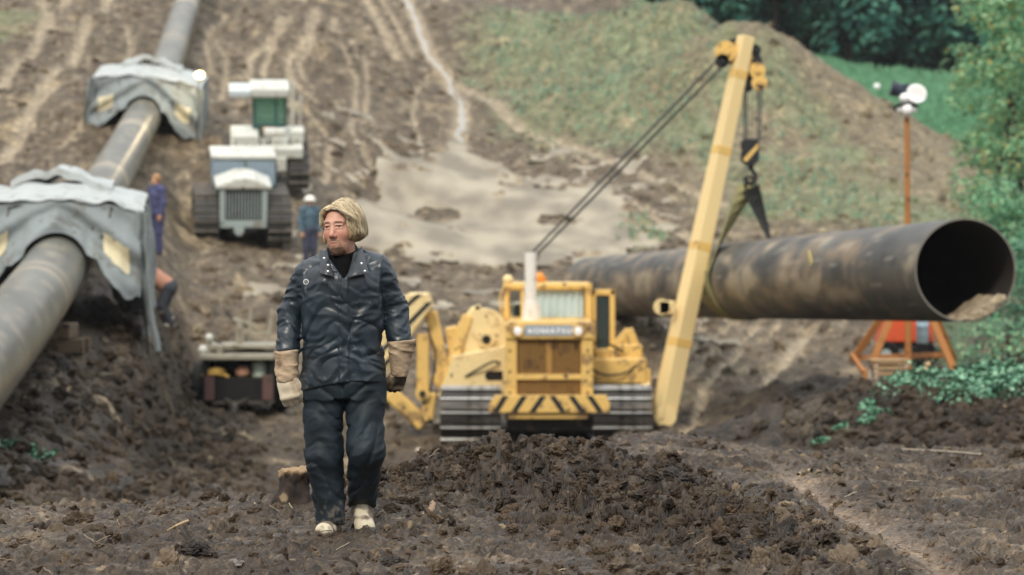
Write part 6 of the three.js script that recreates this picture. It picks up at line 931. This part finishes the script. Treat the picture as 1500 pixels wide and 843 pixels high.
const stone = (label, px, py, s, m, seed, sy = 0.7) => { const p = onGround(px, py), w = s / FPX * -p.z, g = rock(seed, 0.4, 0.5); const o = obj('stone', g.clone().scale(w, w * sy, w * 0.9), m, null, 3); o.position.set(p.x, p.y + w * 0.25, p.z); o.rotation.y = seed; tag(o, label, 'stone'); };
stone('pale stone on the left flank of the dug heap beside the man', 614, 662, 7, stoneCol.pale, 31);
stone('grey lilac stone lying on the lower right slope of the heap', 901, 795, 13, stoneCol.grey, 32, 0.9);
stone('grey block of stone at the bottom edge left of centre', 345, 832, 17, stoneCol.grey, 33);
stone('grey blue stone on the flat mud at lower left', 138, 782, 13, stoneCol.grey, 34);
stone('round pale pebble on the crest of the dug heap', 757, 631, 6, stoneCol.grey, 35, 0.9);
stone('small white pebble in the wheel rut at the right', 1316, 777, 5, stoneCol.pale, 36);
stone('pale pebble near the bottom at the right of the heap', 1036, 830, 6, stoneCol.pale, 37);
const clodThing = (label, px, py, s, seed, sy = 0.7) => { const p = onGround(px, py), w = s / FPX * -p.z, g = new THREE.IcosahedronGeometry(1, 12), q = g.attributes.position; for (let i = 0; i < q.count; i++) { const v = V(q.getX(i), q.getY(i), q.getZ(i)).normalize(), f = 1 + 0.55 * fbm(v.x * 1.2 + seed, v.y * 1.2, v.z * 1.2, 2) + 0.35 * fbm(v.x * 4 + seed, v.y * 4, v.z * 4, 3) + 0.1 * noise(v.x * 12, v.y * 12, v.z * 12 + seed); q.setXYZ(i, v.x * f * w, v.y * f * w * sy, v.z * f * w); } g.computeVertexNormals(); const m = mesh('mud_clod', boxUV(g, 3), stoneCol.dark); m.position.set(p.x, p.y + w * 0.3, p.z); tag(m, label, 'clod'); };
clodThing('big dark clod on the right shoulder of the dug heap', 986, 712, 27, 41, 0.62);
clodThing('large dark clod at the lower right end of the heap', 1148, 795, 22, 42, 1.1);
clodThing('dark clod at the bottom edge right of the heap', 1075, 825, 25, 43, 0.8);
clodThing('dark clod near the bottom edge below the man', 575, 836, 22, 44, 0.6);
clodThing('dark crumbling clod at the bottom left of centre', 285, 815, 24, 45, 0.6);
const stick = (label, pts, r, col, name = 'stick') => { const P = pts.map(([x, y]) => onGround(x, y, 12, 0.012)), d = -P[0].z, o = P[0].clone(), g = tube(P.map((p, i) => p.clone().sub(o).add(V(0, i % 2 ? 0.006 : 0, 0))), r, 24, 7), q = g.attributes.position; for (let i = 0; i < q.count; i++) q.setXYZ(i, q.getX(i) + 0.2 * r * noise(q.getX(i) * 60, q.getY(i) * 60, 1), q.getY(i) + 0.3 * r * noise(q.getX(i) * 70, q.getZ(i) * 60, 5), q.getZ(i)); const m = mesh(name, boxUV(g, 3), S(col, 0.85)); m.position.copy(o); tag(m, label, name); };
stick('pale broken stick lying on the mud at lower left', [[243, 783], [258, 776], [277, 766]], 0.008, 0xb39a74);
stick('thick pale root lying on the left flank of the heap', [[606, 768], [622, 760], [632, 750], [634, 742]], 0.02, 0x9c7d60, 'root');
stick('thin pale straw lying on the middle of the heap', [[820, 733], [826, 722]], 0.008, 0xcbb890, 'straw');
stick('thin dark root curling on the mud at the right edge', [[1430, 824], [1448, 812], [1458, 800], [1460, 790]], 0.009, 0x7a6a58, 'root');
stick('short light twig on the ground in front of the man', [[420, 808], [432, 798]], 0.008, 0xb09770, 'twig');
stick('short pale stick right of the heap on flat ground', [[1170, 698], [1180, 695], [1189, 692]], 0.013, 0xc0aa7c);
stick('pale splinter on the dark bank at the right', [[1448, 594], [1462, 598], [1474, 601]], 0.04, 0xb79a68, 'splinter');
stick('long grey plank end in the mud below the right bank', [[1290, 660], [1360, 664], [1440, 669]], 0.013, 0x8a7e6e, 'plank');
{                                                   // torn stump behind the walking man
  const p = at(432, 738, 18.2), y = groundY(p.x, 18.2), g = meshField((x, y, z) => { let d = capsule(x, y, z, [-0.02, -0.05, 0], [0.0, 0.2, 0], 0.12, 0.075); d = smin(d, capsule(x, y, z, [-0.05, -0.05, 0.02], [-0.1, 0.02, 0.06], 0.07, 0.05), 0.04); d = smin(d, capsule(x, y, z, [0.05, 0, 0.04], [0.1, -0.06, 0.06], 0.07, 0.05), 0.04); d = smin(d, ell(x, y, z, [0.02, 0.22, 0], [0.1, 0.05, 0.08]), 0.03); d -= 0.02 * ridge2(x * 9, y * 4, z * 9) + 0.01 * noise(x * 30, y * 20, z * 30); d = smax(d, y - 0.245 - 0.12 * x - 0.02 * noise(x * 25, 3, z * 25), 0.006); return smax(d, -(Math.hypot(x - 0.0, (y - 0.06) * 0.7, z - 0.17) - 0.065), 0.015); }, [-0.24, -0.16, -0.22], [0.24, 0.36, 0.24], 0.009);
  paint(g, (x, y, z) => { const n = fbm(x * 14, y * 9, z * 14, 3); let c = mix3([.012, .008, .006], [.05, .03, .019], clamp(0.4 + n)); c = mix3(c, [.27, .185, .1], sstep(0.2, 0.235, y + 0.12 * -x + 0.02 * n)); c = mix3(c, [.3, .22, .13], sstep(0.3, 0.5, n) * 0.7); return c; });
  const m = mesh('tree_stump', g, new THREE.MeshStandardMaterial({ vertexColors: true, roughness: 0.9 })); m.position.set(p.x, y + 0.0, -18.2); m.scale.set(0.85, 0.95, 0.85); tag(m, 'dark torn stump with pale broken top just behind the man', 'stump');
}
{                                                   // thin wet slurry lying in the hollow below the runnel
  const nx = 150, nd = 120, pos = [], idx = [], x0 = -6, x1 = 5, d0 = 66, d1 = 106, on = []; const sl = (x, d) => level(x, d) + 0.03;
  for (let j = 0; j <= nd; j++) for (let i = 0; i <= nx; i++) { const x = mix(x0, x1, i / nx), d = mix(d0, d1, j / nd), m = slurryMask(x, d); on.push(m > -0.35); pos.push(x, sl(x, d) + 0.14 * clamp(m, -0.8, 0.1) + 0.006 * noise(x * 5, d * 3, 2), -d); }
  for (let j = 0; j < nd; j++) for (let i = 0; i < nx; i++) { const a = j * (nx + 1) + i, b = a + 1, c = a + nx + 1, e = c + 1; if (on[a] && on[b] && on[c] && on[e]) idx.push(a, b, e, a, e, c); }
  const g = new THREE.BufferGeometry(); g.setAttribute('position', new THREE.Float32BufferAttribute(pos, 3)); g.setIndex(idx); g.computeVertexNormals();
  const P = g.attributes.position; paint(g, (x, y, z) => { const n = fbm(x * 0.8, z * 0.3, 3, 4); return mix3([.16, .125, .074], [.36, .305, .205], clamp(0.45 + 1.7 * n)); });
  const path = RUTS[18], pp = [], ii = []; const cv = new THREE.CatmullRomCurve3(path.map(([x, d]) => V(x, 0, -d))), N = 160;
  for (let i = 0; i <= N; i++) { const p = cv.getPoint(i / N), w = 0.15 + 0.11 * noise(i * 0.21, 3, 1) + 0.05 * noise(i * 0.7, 1, 5), ds = -p.z; for (const s of [-1, -0.4, 0.4, 1]) { const x = p.x + s * w + 0.12 * noise(i * 0.13, 7, 2), y = level(x, ds) + hillDetail(x, ds); pp.push(x, y + 0.045 - (Math.abs(s) === 1 ? 0.06 : 0), p.z); } if (i < N) for (let k = 0; k < 3; k++) { const a = i * 4 + k; ii.push(a, a + 1, a + 5, a, a + 5, a + 4); } }
  const rg = new THREE.BufferGeometry(); rg.setAttribute('position', new THREE.Float32BufferAttribute(pp, 3)); rg.setIndex(ii); rg.computeVertexNormals(); const rn = mesh('stream', rg, new THREE.MeshPhysicalMaterial({ color: new THREE.Color(0.3, 0.26, 0.195), roughness: 0.16 })); rn.userData = { kind: 'structure', label: 'thin pale runnel of muddy water coming down the slope' };
  const m = mesh('puddle', g, new THREE.MeshPhysicalMaterial({ vertexColors: true, roughness: 0.42, specularIntensity: 0.45, clearcoat: 0.05, clearcoatRoughness: 0.15 })); m.userData = { kind: 'structure', label: 'pale wet slurry pooled on the slope below the runnel' };
}
renderer.render(scene, camera);
